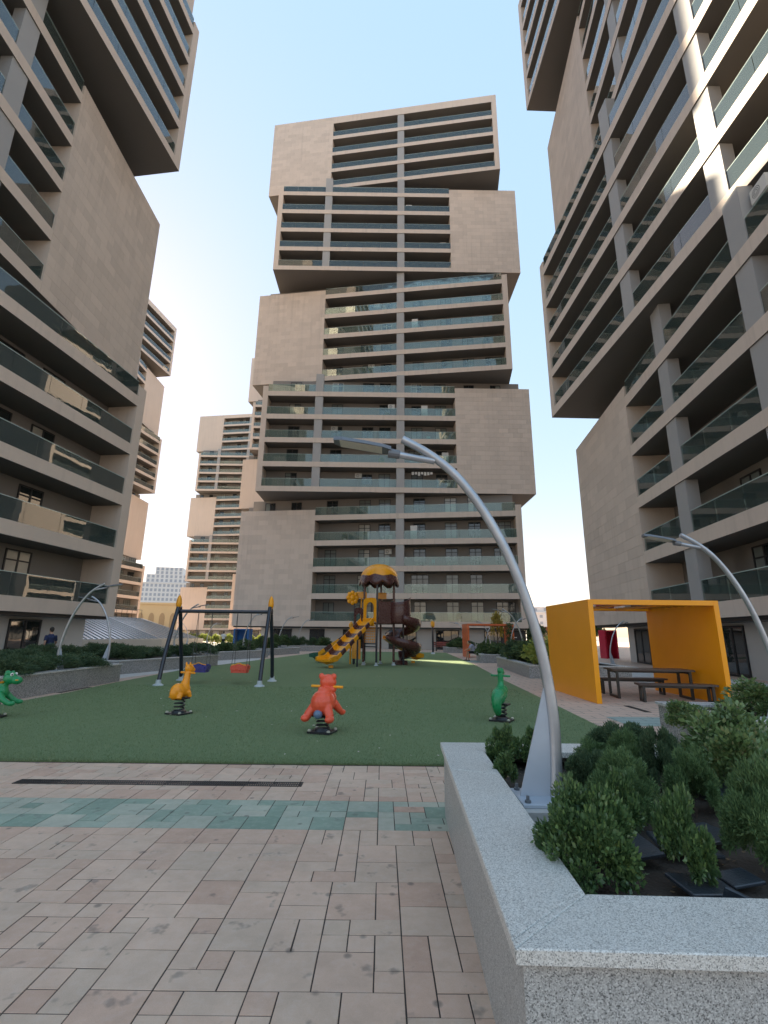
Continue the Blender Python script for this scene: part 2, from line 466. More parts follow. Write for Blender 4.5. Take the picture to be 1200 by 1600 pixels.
        for t in tile_list[290:]:
            (cx, cy, cz), a = at(t[0], (t[1] + t[2]) / 2, .006, (t[3] + t[4]) / 2)
            b.obox((cx, cy, cz), (t[2] - t[1] - 2 * g, .024, t[4] - t[3] - 2 * g), Matrix.Rotation(a, 3, 'Z'))
        if b.V: tag(b.obj("cladding_tile", "cladding", T), kind="stuff")
    return T, at, put

CENTER, at_c, put_c = tower("apartment_tower", "tall beige tower of twisted stacked blocks straight ahead behind the play tower", (-15.5, 55.25), 0.0, rnd=3)
LEFT, at_l, put_l = tower("apartment_tower", "near beige tower at the left edge with sky reflected in its balcony glass", (-17.4, 30.5 - 33.8), 90.0,
    ec=(30.9 - 34.1 * math.cos(math.radians(7.4)), -2.3 + 34.1 * math.sin(math.radians(7.4)), -7.4),
    colsE=(14.0,), colsD=(6.0, 19.8), winE=(11.6, 17.4, 20.4, 23.6, 26.6, 29.2), winD=(3.4, 9.3, 12.0, 16.0, 18.2, 22.4), wD=9.7, rnd=5, s0=12.2)
RIGHT, at_r, put_r = tower("apartment_tower", "near beige tower cut by the right edge behind the yellow pavilion", (13.05, 34.5), -88.8,
    ec=(-2.1, 2.6, -7.6), colsE=(14.6, 21.3), colsD=(11.1, 18.2), wE=10.4, winE=(12.4, 17.2, 19.2, 23.6, 26.0, 29.4), winD=(3.0, 6.3, 9.3, 14.2, 16.6, 21.0), rnd=8, s1=26.0)
tower("apartment_tower", "distant beige tower whose stacked blocks show just past the near left tower", (-57.5, 113.5 - 33.8), 90.0,
    ec=(31.5 - 34.1 * math.cos(math.radians(9)), -2.2 + 34.1 * math.sin(math.radians(9)), -9.0), colsE=(14.0,), colsD=(6.0, 19.8), lod=1, tiles=False, rnd=9)
tower("apartment_tower", "farthest beige tower standing left of the central tower", (-66.2, 161.0), 0.0, lod=1, tiles=False, rnd=10)
tower("apartment_tower", "pale tower almost hidden behind the left edge of the central tower", (-36.6, 121.6), 0.0, lod=1, tiles=False, rnd=11)
tower("apartment_tower", "sunlit tower seen only as a yellow reflection in the left tower's glass", (53.5, 108.0), -88.8,
    ec=(-2.1, 2.6, -7.6), colsE=(14.6, 21.3), colsD=(11.1, 18.2), wE=10.4, lod=1, tiles=False, rnd=12)
# ------------------------------------------------------------------ ground
mk("far_ground", (0.24, 0.22, 0.20), 0.9, var=0.2, vscale=0.05)
def paver_sheet(name, c1, c2, joint, scale, rot=0.0, bright=1.0):
    mt, nt, b = new_mat(name)
    mp = P(nt, "ShaderNodeMapping"); mp.inputs["Rotation"].default_value = (0, 0, rot)
    nt.links.new(world_pos(nt), mp.inputs[0])
    br = P(nt, "ShaderNodeTexBrick"); br.inputs["Scale"].default_value = scale
    br.inputs["Mortar Size"].default_value = 0.012; br.inputs["Brick Width"].default_value = .58; br.inputs["Row Height"].default_value = .29
    br.inputs["Color1"].default_value = (*c1, 1); br.inputs["Color2"].default_value = (*c2, 1); br.inputs["Mortar"].default_value = (*joint, 1)
    nt.links.new(mp.outputs[0], br.inputs[0])
    col = mixc(nt, noise(nt, .5, 5), mixc(nt, 1, br.outputs[0], (.78,) * 3, 'MULTIPLY'), br.outputs[0])
    nt.links.new(col, b.inputs["Base Color"]); b.inputs["Roughness"].default_value = .75
    bump(nt, b, br.outputs["Fac"], -.2, .005)
    return mt
paver_sheet("plaza_pavers", (.70, .50, .39), (.66, .485, .38), (.29, .23, .2), 1.0)
paver_sheet("pale_pavers", (.68, .66, .63), (.63, .62, .60), (.45, .43, .41), .6)
paver_sheet("teal_pavers", (.32, .42, .38), (.36, .43, .40), (.2, .22, .2), 1.0)
g = MB(); g.add([(-1500, -900, -.06), (1500, -900, -.06), (1500, 2500, -.06), (-1500, 2500, -.06)], [(0, 1, 2, 3)])
tag(g.obj("ground", "far_ground"), kind="structure")
NX0, NX1, NY0, NY1 = -8.9, 0.9, 0.8, 6.66
g = MB()
def rect(b, x0, y0, x1, y1, z): b.add([(x0, y0, z), (x1, y0, z), (x1, y1, z), (x0, y1, z)], [(0, 1, 2, 3)])
rect(g, -80, -30, 80, NY0, 0); rect(g, -80, NY0, NX0, NY1, 0); rect(g, NX1, NY0, 80, NY1, 0); rect(g, -80, NY1, 80, 240, 0)
PAVE = tag(g.obj("pavement", "plaza_pavers"), kind="structure")
g = MB(); g.add([(-9.3, 17.5, .004), (-7.5, 30, .004), (-9.0, 40, .004), (-14, 70, .004), (-40, 90, .004), (-40, 21, .004), (-14, 17.2, .004)], [tuple(range(7))])
tag(g.obj("walkway", "pale_pavers"), kind="structure")
g = MB(); g.add([(9.5, 17, .004), (14, 17, .004), (14, 36, .004), (8.5, 36, .004)], [(0, 1, 2, 3)])
tag(g.obj("walkway", "pale_pavers"), kind="structure")
g = MB()
for (x0, y0, x1, y1) in ((4.6, 9.6, 6.5, 10.6), (6.0, 21.5, 9, 22.6), (4.9, 30.5, 6.3, 33), (10.6, 14.5, 13.5, 15.2)):
    rect(g, x0, y0, x1, y1, .006)
tag(g.obj("teal_paving", "teal_pavers"), kind="structure")
g = MB(); rect(g, 10.7, 12.2, 13.5, 14.0, .006)
mk("red_paving", (.30, .15, .13), .8)
tag(g.obj("red_paving", "red_paving"), kind="structure")
# artificial turf
TURF = [(-8.6, 6.66), (3.85, 6.66), (3.97, 9.35), (4.16, 12.5), (4.3, 15.1), (4.53, 19.3), (5.19, 28.5), (5.9, 46.7), (-3.2, 47.3), (-6.07, 40.4), (-7.6, 30.2), (-8.75, 22.4), (-8.58, 16.3), (-8.35, 13.6), (-8.4, 11.5)]
mt, nt, b = new_mat("turf")
f1 = noise(nt, 0.35, 4); f2 = noise(nt, 90, 3, .7); f3 = noise(nt, 9, 4)
c = mixc(nt, f1, (.185, .255, .13), (.225, .295, .16))
c = mixc(nt, mathn(nt, 'MULTIPLY', f3, .5), c, (.155, .222, .112))
c = mixc(nt, f2, mixc(nt, 1, c, (.55,) * 3, 'MULTIPLY'), mixc(nt, 1, c, (1.4, 1.35, 1.3), 'MULTIPLY'))
sx = P(nt, "ShaderNodeSeparateXYZ"); nt.links.new(world_pos(nt), sx.inputs[0])
seam = mathn(nt, 'PINGPONG', mathn(nt, 'ADD', sx.outputs[0], 1.1), 2.0)      # joints between the carpet rolls
c = mixc(nt, ramp(nt, seam, [(.0, (.35,)), (.012, (0,))]), c, (.10, .13, .075))
wear = ramp(nt, noise(nt, .9, 4, .6), [(.55, (0,)), (.8, (1,))]); c = mixc(nt, mathn(nt, 'MULTIPLY', wear, .3), c, (.24, .285, .17))
nt.links.new(c, b.inputs["Base Color"]); b.inputs["Roughness"].default_value = .9; b.inputs["Specular IOR Level"].default_value = .15
bump(nt, b, f2, .8, .02)
mt, nt, b = new_mat("turf_blade")
gi = P(nt, "ShaderNodeNewGeometry")
nt.links.new(ramp(nt, gi.outputs["Random Per Island"], [(0, (.12, .175, .08)), (.5, (.185, .255, .125)), (1, (.26, .32, .175))]), b.inputs["Base Color"])
b.inputs["Roughness"].default_value = .75; b.inputs["Specular IOR Level"].default_value = .2
g = MB(); g.prism(TURF, -.02, .016)
tag(g.obj("turf", "turf"), kind="structure")
def inside(px, py, poly):
    c = np.zeros(len(px), bool); n = len(poly)
    for i in range(n):
        x1, y1 = poly[i]; x2, y2 = poly[i - 1]
        cond = ((y1 > py) != (y2 > py)) & (px < (x2 - x1) * (py - y1) / ((y2 - y1) or 1e-9) + x1)
        c ^= cond
    return c
N = 130000
yy = 6.64 + (RNG.random(N) ** 2.2) * 9.0; xx = -8.6 + RNG.random(N) * 12.6
ok = inside(xx, yy, TURF) | (yy < 6.68); xx, yy = xx[ok], yy[ok]; N = len(xx)
az = RNG.random(N) * 2 * PI; lean = RNG.random(N) * .014; hh = .014 + RNG.random(N) * .016; ww = .0025 + (yy - 6) * .0006
V = np.empty((N, 3, 3), np.float32)
V[:, 0] = np.stack([xx - np.cos(az) * ww, yy - np.sin(az) * ww, np.full(N, .012)], 1)
V[:, 1] = np.stack([xx + np.cos(az) * ww, yy + np.sin(az) * ww, np.full(N, .012)], 1)
V[:, 2] = np.stack([xx + np.cos(az + 1.3) * lean, yy + np.sin(az + 1.3) * lean, .012 + hh], 1)
tag(link("turf_blades", mesh_arr("turf_blades", V.reshape(-1, 3), np.arange(3 * N).reshape(-1, 3), "turf_blade")), "short artificial grass blades along the near turf", "grass", kind="stuff")
# near pavers, one by one
def paver_mat(name, ca, cb, cc):
    mt, nt, b = new_mat(name)
    oi = P(nt, "ShaderNodeObjectInfo"); gg = P(nt, "ShaderNodeNewGeometry")
    s = mathn(nt, 'FRACT', mathn(nt, 'ADD', oi.outputs["Random"], gg.outputs["Random Per Island"]))
    col = ramp(nt, s, [(0, ca), (.5, cb), (1, cc)])
    big = noise(nt, 1.1, 5); col = mixc(nt, big, mixc(nt, 1, col, (.66, .66, .65), 'MULTIPLY'), mixc(nt, 1, col, (1.22, 1.21, 1.19), 'MULTIPLY'))
    md = noise(nt, 7, 6, .7); col = mixc(nt, md, mixc(nt, 1, col, (.74, .74, .73), 'MULTIPLY'), mixc(nt, 1, col, (1.2, 1.2, 1.2), 'MULTIPLY'))
    gr = noise(nt, 220, 2, .7); col = mixc(nt, gr, mixc(nt, 1, col, (.82,) * 3, 'MULTIPLY'), mixc(nt, 1, col, (1.1,) * 3, 'MULTIPLY'))
    # worn scuffs and dark spots
    sp = ramp(nt, noise(nt, 5.5, 3, .6), [(.62, (0,)), (.70, (1,))])
    col = mixc(nt, mathn(nt, 'MULTIPLY', sp, .5), col, (.13, .115, .10))
    vo = P(nt, "ShaderNodeTexVoronoi"); vo.inputs["Scale"].default_value = 4.2; nt.links.new(world_pos(nt), vo.inputs["Vector"])
    dot = ramp(nt, vo.outputs["Distance"], [(.06, (1,)), (.12, (0,))])
    col = mixc(nt, mathn(nt, 'MULTIPLY', dot, .6), col, (.10, .09, .082))
    wr = ramp(nt, noise(nt, 14, 5, .65), [(.5, (0,)), (.75, (1,))]); col = mixc(nt, mathn(nt, 'MULTIPLY', wr, .22), col, (.55, .50, .46))
    nt.links.new(col, b.inputs["Base Color"]); b.inputs["Roughness"].default_value = .7; b.inputs["Specular IOR Level"].default_value = .35
    bump(nt, b, mathn(nt, 'ADD', noise(nt, 160, 3), noise(nt, 14, 3)), .25, .004)
paver_mat("paver_pink", (.64, .42, .315), (.74, .525, .40), (.66, .49, .375))
paver_mat("paver_teal", (.25, .345, .27), (.37, .445, .36), (.54, .52, .42))
mk("paver_bed", (.06, .046, .038), .95, var=.3, vscale=12)
g = MB(); rect(g, NX0, NY0, NX1, NY1, -.0030); BED = tag(g.obj("paver_bed", "paver_bed"), kind="structure")
MOD = .1455
def paver_mesh(nx, ny, mat, var):
    rr = random.Random(nx * 31 + ny * 7 + var); w, h = nx * MOD / 2 - .0034, ny * MOD / 2 - .0034
    j = lambda: rr.uniform(-.0012, .0012)
    b = MB(); b.bprism([(-w + j(), -h + j()), (w + j(), -h + j()), (w + j(), h + j()), (-w + j(), h + j())], -.02, 0, .0016)
    return b.mesh("paver", mat)
PM = {(a, c, t, v): paver_mesh(a, c, t, v) for a in (1, 2, 3) for c in (1, 2) for t in ("paver_pink", "paver_teal") for v in (0, 1)}
nxc = int(round((NX1 - NX0) / MOD)); nyc = int(round((NY1 - NY0) / MOD))
occ = np.zeros((nxc, nyc), bool); plist = []
rg = random.Random(21)
def band(j): y = NY0 + (j + .5) * MOD; return 4.58 < y < 5.36
for j in range(nyc):
    for i in range(nxc):
        if occ[i, j]: continue
        u = rg.random()
        want = [(2, 2), (2, 1), (1, 1), (1, 2)] if u < .40 else ([(2, 1), (1, 1)] if u < .68 else ([(1, 2), (1, 1)] if u < .84 else [(1, 1)]))
        for (a, c_) in want:
            if i + a > nxc or j + c_ > nyc: continue
            if occ[i:i + a, j:j + c_].any(): continue
            if band(j) != band(j + c_ - 1): continue
            occ[i:i + a, j:j + c_] = True; plist.append((i, j, a, c_)); break
        else:
            occ[i, j] = True; plist.append((i, j, 1, 1))
def pcenter(p): return NX0 + (p[0] + p[2] / 2) * MOD, NY0 + (p[1] + p[3] / 2) * MOD
def in_view(x, y):
    q = Vector((x, y, -CAM_H)); z = q.dot(fw)
    return z > .2 and abs(750 * q.dot(cam_r) / z) < 610 and abs(750 * q.dot(cam_u) / z) < 815 and x < .56
plist.sort(key=lambda p: (0 if in_view(*pcenter(p)) else 100) + math.hypot(*pcenter(p)) - .6 * (p[2] * p[3]) ** .5)
bj = {"paver_pink": MB(), "paver_teal": MB()}
for n_, p in enumerate(plist):
    x, y = pcenter(p); mtn = "paver_teal" if band(p[1]) and rg.random() < .93 else "paver_pink"
    z = rg.uniform(-.0012, .0012)
    if n_ < 295:
        link("paver", PM[p[2], p[3], mtn, n_ % 2], BED, (x, y, z), 0, rot=(rg.uniform(-.0025, .0025), rg.uniform(-.0025, .0025), rg.uniform(-.003, .003)))
    else:
        w, h = p[2] * MOD / 2 - .0034, p[3] * MOD / 2 - .0034
        bj[mtn].bprism([(x - w, y - h), (x + w, y - h), (x + w, y + h), (x - w, y + h)], -.02, z, .0016)
for k, b_ in bj.items(): tag(b_.obj("paver", k, BED), kind="stuff")
# ------------------------------------------------------------------ planters, shrubs, lamps
def granite(name, base, dark, light, sc):
    mt, nt, b = new_mat(name)
    v = P(nt, "ShaderNodeTexVoronoi"); v.inputs["Scale"].default_value = sc; nt.links.new(world_pos(nt), v.inputs["Vector"])
    sep = P(nt, "ShaderNodeSeparateColor"); nt.links.new(v.outputs["Color"], sep.inputs[0])
    col = ramp(nt, sep.outputs[0], [(0, dark), (.22, scaled(base, .75)), (.45, base), (.75, scaled(base, 1.15)), (1, light)])
    n2 = noise(nt, sc * 2.2, 3, .7); col = mixc(nt, n2, mixc(nt, 1, col, (.72,) * 3, 'MULTIPLY'), mixc(nt, 1, col, (1.2,) * 3, 'MULTIPLY'))
    n3 = noise(nt, 1.6, 5); col = mixc(nt, n3, mixc(nt, 1, col, (.86, .86, .85), 'MULTIPLY'), mixc(nt, 1, col, (1.06,) * 3, 'MULTIPLY'))
    nt.links.new(col, b.inputs["Base Color"]); b.inputs["Roughness"].default_value = .42; b.inputs["Specular IOR Level"].default_value = .5
    bump(nt, b, n2, .08, .002)
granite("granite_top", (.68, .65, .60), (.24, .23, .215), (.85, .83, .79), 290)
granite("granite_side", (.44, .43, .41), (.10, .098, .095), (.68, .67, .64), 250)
granite("granite_far", (.30, .30, .30), (.14, .14, .145), (.46, .46, .45), 60)
granite("granite_far_top", (.52, .52, .51), (.32, .32, .32), (.64, .64, .63), 60)
mk("soil", (.055, .042, .032), .95, var=.5, vscale=14, bmp=1.0, bscale=50)
mk("mortar_line", (.55, .55, .53), .8)
mk("slate", (.035, .042, .052), .35, var=.4, vscale=12, bmp=.4, bscale=90, spec=.6)
mk("concrete_pad", (.42, .41, .39), .85, var=.15, vscale=9, bmp=.3, bscale=70)

def inset(poly, d):
    n = len(poly); out = []
    for i in range(n):
        p0, p1, p2 = Vector(poly[i - 1]), Vector(poly[i]), Vector(poly[(i + 1) % n])
        e1 = (p1 - p0).normalized(); e2 = (p2 - p1).normalized()
        n1 = Vector((-e1.y, e1.x)); n2 = Vector((-e2.y, e2.x)); b = n1 + n2
        b = b / b.dot(n1); out.append(tuple(p1 + b * d))
    return out
def planter(name, label, poly, h, cw, top_mat, side_mat, soil_z, over=.03, group=None, th=.04, joints=()):
    """polygonal stone planter: a wall panel and a mitred coping slab along every side, soil inside (poly ccw, outer face)"""
    cx = sum(p[0] for p in poly) / len(poly); cy = sum(p[1] for p in poly) / len(poly)
    T = thing(name, label, "planter", (cx, cy, 0), 0, group)
    lp = [(x - cx, y - cy) for x, y in poly]
    ins = inset(lp, cw - over); out = inset(lp, -over); wi = inset(lp, .07); n = len(lp)
    for i in range(n):
        j = (i + 1) % n
        b = MB(); b.prism([lp[i], lp[j], wi[j], wi[i]], -.03, h - th)
        b.obj("wall_panel", side_mat, T)
        # coping, split where a joint is seen
        segs = joints[i] if i < len(joints) and joints[i] else [0, 1]
        for a0, a1 in zip(segs[:-1], segs[1:]):
            lerp = lambda p, q, t: (p[0] + (q[0] - p[0]) * t, p[1] + (q[1] - p[1]) * t)
            g = .0012 / max(.3, math.dist(lp[i], lp[j]))
            b = MB(); b.bprism([lerp(out[i], out[j], a0 + g), lerp(out[i], out[j], a1 - g), lerp(ins[i], ins[j], a1 - g), lerp(ins[i], ins[j], a0 + g)], h - th, h, .004)
            b.obj("coping", top_mat, T)
    b = MB(); b.prism(wi, -.02, soil_z)
    b.obj("soil", "soil", T)
    return T

# --- foliage
def leaf_mat(name, stops, rough=.45, spec=.45, trans=.25):
    mt, nt, b = new_mat(name)
    g_ = P(nt, "ShaderNodeNewGeometry")
    lo = noise(nt, 9.0, 2)
    f = mathn(nt, 'ADD', mathn(nt, 'MULTIPLY', g_.outputs["Random Per Island"], .7), mathn(nt, 'MULTIPLY', lo, .35))
    col = ramp(nt, f, stops)
    nt.links.new(col, b.inputs["Base Color"]); b.inputs["Roughness"].default_value = rough; b.inputs["Specular IOR Level"].default_value = spec
    out = nt.nodes["Material Output"]
    tl = P(nt, "ShaderNodeBsdfTranslucent"); nt.links.new(col, tl.inputs[0])
    mx = P(nt, "ShaderNodeMixShader"); mx.inputs[0].default_value = trans
    nt.links.new(b.outputs[0], mx.inputs[1]); nt.links.new(tl.outputs[0], mx.inputs[2]); nt.links.new(mx.outputs[0], out.inputs[0])
leaf_mat("boxwood_leaf", [(0, (.048, .095, .04)), (.5, (.10, .175, .066)), (.85, (.18, .27, .09)), (1, (.32, .39, .12))], .3, .6)
leaf_mat("juniper_needle", [(0, (.06, .11, .05)), (.5, (.12, .20, .08)), (.9, (.19, .28, .11)), (1, (.28, .32, .12))], .5, .3)
leaf_mat("dark_needle", [(0, (.045, .082, .046)), (.5, (.080, .135, .068)), (1, (.15, .20, .095))], .55, .3)
leaf_mat("photinia_leaf", [(0, (.075, .12, .05)), (.45, (.14, .22, .08)), (.75, (.23, .32, .12)), (.92, (.30, .26, .13)), (1, (.38, .17, .11))], .35, .5)
leaf_mat("yellow_leaf", [(0, (.16, .14, .03)), (.5, (.34, .27, .05)), (1, (.45, .36, .09))], .5, .3)
leaf_mat("far_leaf", [(0, (.05, .085, .04)), (.5, (.085, .14, .055)), (1, (.16, .20, .08))], .6, .3)
leaf_mat("lime_leaf", [(0, (.14, .19, .04)), (.5, (.28, .33, .07)), (1, (.42, .42, .12))], .6, .3)
mk("bark", (.10, .075, .055), .9, var=.3, vscale=30, bmp=.6, bscale=80)

def leaves(P0, D, N, L, W, fold=.0):
    """rhombic leaves: base points, directions, side normals, lengths, widths -> verts, quads"""
    D = D / np.linalg.norm(D, axis=1, keepdims=True)
    Sd = np.cross(D, N); Sd /= np.linalg.norm(Sd, axis=1, keepdims=True) + 1e-9
    n = len(P0); V = np.empty((n, 4, 3), np.float32)
    L = L[:, None]; W = W[:, None]
    up = np.cross(Sd, D)
    V[:, 0] = P0; V[:, 1] = P0 + D * L * .45 + Sd * W + up * W * fold; V[:, 2] = P0 + D * L; V[:, 3] = P0 + D * L * .45 - Sd * W + up * W * fold
    return V.reshape(-1, 3), np.arange(4 * n).reshape(-1, 4)
def rand_dirs(r, n):
    v = r.normal(size=(n, 3)); return v / np.linalg.norm(v, axis=1, keepdims=True)
def leafy_mesh(name, seed, rx, ry, rz, n, leaf, mat, clumps=26, sh=.30):
    """rounded leafy shrub: twig clumps spread through the crown, leaves densest near the skin, gaps between clumps"""
    r = np.random.default_rng(seed)
    cd_ = rand_dirs(r, clumps); cd_[:, 2] = np.abs(cd_[:, 2]) * 1.15 - .28
    rad = .45 + .42 * r.random(clumps) ** .6
    C = cd_ * rad[:, None]; cr = sh * (.75 + .5 * r.random(clumps))
    which = r.integers(0, clumps, n)
    loc = rand_dirs(r, n); dist = r.random(n) ** .38
    p = C[which] + loc * (dist * cr[which])[:, None]
    out = p + np.array([0, 0, .35]); out /= np.linalg.norm(out, axis=1, keepdims=True) + 1e-9
    d = loc * .55 + out * .6 + r.normal(size=(n, 3)) * .35 + np.array([0, 0, .12])
    sc = np.array([rx, ry, rz]); p = p * sc + np.array([0, 0, rz * .55])
    p[:, 2] = np.maximum(p[:, 2], .01 * r.random(n))
    nn = rand_dirs(r, n)
    L = leaf * (.65 + .6 * r.random(n)); V, F = leaves(p, d, nn, L, L * .30, .25)
    return mesh_arr(name, V, F, mat)
def needle_mesh(name, seed, rx, ry, rz, sprays, per, need, mat, droop=.25):
    """feathery conifer shrub: arching sprays set with needles"""
    r = np.random.default_rng(seed)
    d = rand_dirs(r, sprays); d[:, 2] = np.abs(d[:, 2]) * .95 + .02; d /= np.linalg.norm(d, axis=1, keepdims=True)
    ln = .62 + .42 * r.random(sprays)
    t = r.random((sprays, per)) ** .6
    sc = np.array([rx, ry, rz])
    P0 = d[:, None, :] * (ln[:, None] * t)[..., None]
    P0[..., 2] -= droop * (ln[:, None] * t) ** 2.5
    wob = r.normal(size=(sprays, 1, 3)) * .05
    P0 = P0 + wob * t[..., None] + r.normal(size=P0.shape) * .035
    P0 = P0 * sc; P0[..., 2] = np.maximum(P0[..., 2] + .02, .004)
    D = d[:, None, :] * .9 + r.normal(size=P0.shape) * .55 + np.array([0, 0, .25])
    P0 = P0.reshape(-1, 3); D = D.reshape(-1, 3); n = len(P0)
    L = need * (.6 + .7 * r.random(n)); V, F = leaves(P0, D, rand_dirs(r, n), L, L * .10)
    return mesh_arr(name, V, F, mat)
def tuft_mesh(name, seed, n, need, mat, clumps=34, sh=.27):
    """soft rounded conifer: tufts of short needles pointing up and outwards"""
    r = np.random.default_rng(seed)
    cd_ = rand_dirs(r, clumps); cd_[:, 2] = np.abs(cd_[:, 2]) * 1.1 - .15
    C = cd_ * (.42 + .45 * r.random(clumps) ** .6)[:, None]; cr = sh * (.7 + .6 * r.random(clumps))
    which = r.integers(0, clumps, n); loc = rand_dirs(r, n); dist = r.random(n) ** .5
    loc[:, 2] = loc[:, 2] * .9 + .15
    p = C[which] + loc * (dist * cr[which])[:, None]
    d = loc * .8 + cd_[which] * .5 + np.array([0, 0, .45]) + r.normal(size=(n, 3)) * .5
    p[:, 2] += .42; p[:, 2] = np.maximum(p[:, 2], .02 * r.random(n))
    L = need * (.6 + .7 * r.random(n)); V, F = leaves(p, d, rand_dirs(r, n), L, L * .13)
    return mesh_arr(name, V, F, mat)
def stem_mesh(seed, r0, h, k=5):
    rr = random.Random(seed); b = MB()
    for i in range(k):
        a = rr.random() * 6.28; q = rr.uniform(.3, .9)
        b.tube([(0, 0, -.03), (math.cos(a) * r0 * .25 * q, math.sin(a) * r0 * .25 * q, h * .35), (math.cos(a) * r0 * .6 * q, math.sin(a) * r0 * .6 * q, h * .8)], [.011, .008, .004], 6)
    return b.mesh("stem", "bark")
def shrub(label, loc, me, rz=0.0, scale=1.0, group=None, stem=None, cat="shrub"):
    T = thing("shrub", label, cat, loc, rz, group)
    if isinstance(scale, (int, float)): scale = (scale,) * 3
    f = link("foliage", me, T, scale=scale)
    if stem is not None: link("stem", stem, T, scale=scale)
    return T

# --- big granite planter in the foreground
FP = [(.475, 1.90), (4.2, 1.80), (4.2, 4.95), (.59, 4.95)]
planter("stone_planter", "speckled grey granite planter in the right foreground holding the nearest lamp post", FP, .61, .36, "granite_top", "granite_side", .47, over=.03, th=.045,
        joints=([0, .44, 1], None, [0, .5, 1], [0, .30, .985, 1]))
ST = stem_mesh(1, .2, .3)
BW = [leafy_mesh("foliage", 11 + i, 1, 1, 1, n, lf, "boxwood_leaf", cl, .25) for i, (n, lf, cl) in enumerate(((12500, .10, 44), (5600, .13, 24), (4200, .14, 18)))]
JN = [tuft_mesh("foliage", 31 + i, 24000, .095, mt_, 44, .20) for i, mt_ in enumerate(("juniper_needle", "dark_needle", "juniper_needle"))]
fg = [  # label, x, y, rx, ry, rz, mesh, kind
    ("big glossy boxwood bush overhanging the near inner corner of the granite planter", .97, 2.58, .23, .23, .31, BW[0]),
    ("smaller boxwood bush with pale new tips beside the dark slate slabs", 1.43, 2.56, .13, .13, .29, BW[1]),
    ("bright green juniper behind the big boxwood in the granite planter", 1.55, 3.38, .24, .2, .29, JN[0]),
    ("yellowing boxwood tucked in front of the bright green juniper", 1.40, 3.15, .13, .12, .25, BW[2]),
    ("dark juniper against the far rim of the granite planter", 2.12, 4.68, .33, .23, .30, JN[1]),
    ("boxwood at the far left corner of the granite planter", 1.07, 4.60, .15, .14, .25, BW[1]),
    ("low boxwood sprig beside the left coping of the granite planter", .96, 4.05, .10, .10, .18, BW[2]),
    ("boxwood directly left of the nearest lamp's gusset plate", 1.36, 4.58, .14, .13, .26, BW[1]),
    ("low juniper just right of the nearest lamp post", 1.74, 4.32, .22, .2, .22, JN[2]),
    ("small blue-green juniper at the foot of the nearest lamp post", 1.52, 3.88, .19, .18, .25, JN[1]),
    ("mid-size juniper in the middle of the granite planter", 1.96, 4.15, .22, .2, .28, JN[0]),
    ("feathery juniper at the right edge in the near half of the granite planter", 1.95, 2.72, .22, .2, .36, JN[0]),
    ("tall dark juniper behind the bright green one", 2.12, 3.95, .18, .18, .36, JN[1]),
    ("dark green juniper right of the bright green one", 2.05, 3.50, .18, .18, .30, JN[2]),
]
for i, (lb, x, y, rx, ry, rz_, me) in enumerate(fg):
    shrub(lb, (x, y, .47), me, i * 1.3 if rx == ry else 0, (rx, ry, rz_), "shrubs in the granite planter", ST)
PH = [leafy_mesh("foliage", 51 + i, 1, 1, 1, 4200, .13, "photinia_leaf", 34, .26) for i in range(2)]
shrub("large red-tipped leafy shrub at the right edge behind the slate slabs", (2.95, 4.35, .47), PH[0], .4, (.55, .36, .40), "shrubs in the granite planter", ST)
shrub("leafy shrub with red tips low at the right picture edge", (2.62, 3.75, .47), PH[1], 1.4, (.36, .32, .34), "shrubs in the granite planter", ST)
# slate slabs and concrete footing in the bed
def slab(label, c, size, rot):
    b = MB(); b.obox((0, 0, 0), size, Matrix.Identity(3))
    o = b.obj("slate_slab", "slate", None, c); o.rotation_euler = rot
    bv = o.modifiers.new("b", 'BEVEL'); bv.width = .004; bv.segments = 1
    tag(o, label, "slab", "dark slate slabs in the granite planter")
slab("wide dark slate slab lying left of the small boxwood", (1.26, 2.86, .525), (.34, .22, .02), (.05, -.10, .1))
slab("dark slate slab lying right of the small boxwood", (1.62, 2.92, .53), (.30, .24, .02), (-.04, .06, -.2))
slab("narrow slate slab standing on edge near the planter's front rim", (1.56, 2.34, .50), (.22, .02, .09), (.1, .25, -.6))
slab("slate slab tilted under the small boxwood", (1.46, 2.52, .515), (.26, .16, .018), (.12, .1, .25))
slab("small slate slab propped under the feathery juniper", (1.68, 2.60, .51), (.16, .14, .016), (0, -.1, .1))
slab("slate slab below the red-tipped shrub", (2.30, 3.62, .55), (.32, .2, .02), (.2, .1, .5))
slab("slate slab leaning beside the dark green juniper", (2.42, 3.85, .56), (.26, .18, .018), (.25, -.1, -.3))
slab("slate slab behind the feathery juniper", (1.86, 3.1, .52), (.3, .2, .02), (.1, .08, .5))
slab("slate slab right of the nearest lamp's foot", (1.42, 3.62, .52), (.2, .16, .02), (.1, .2, .7))

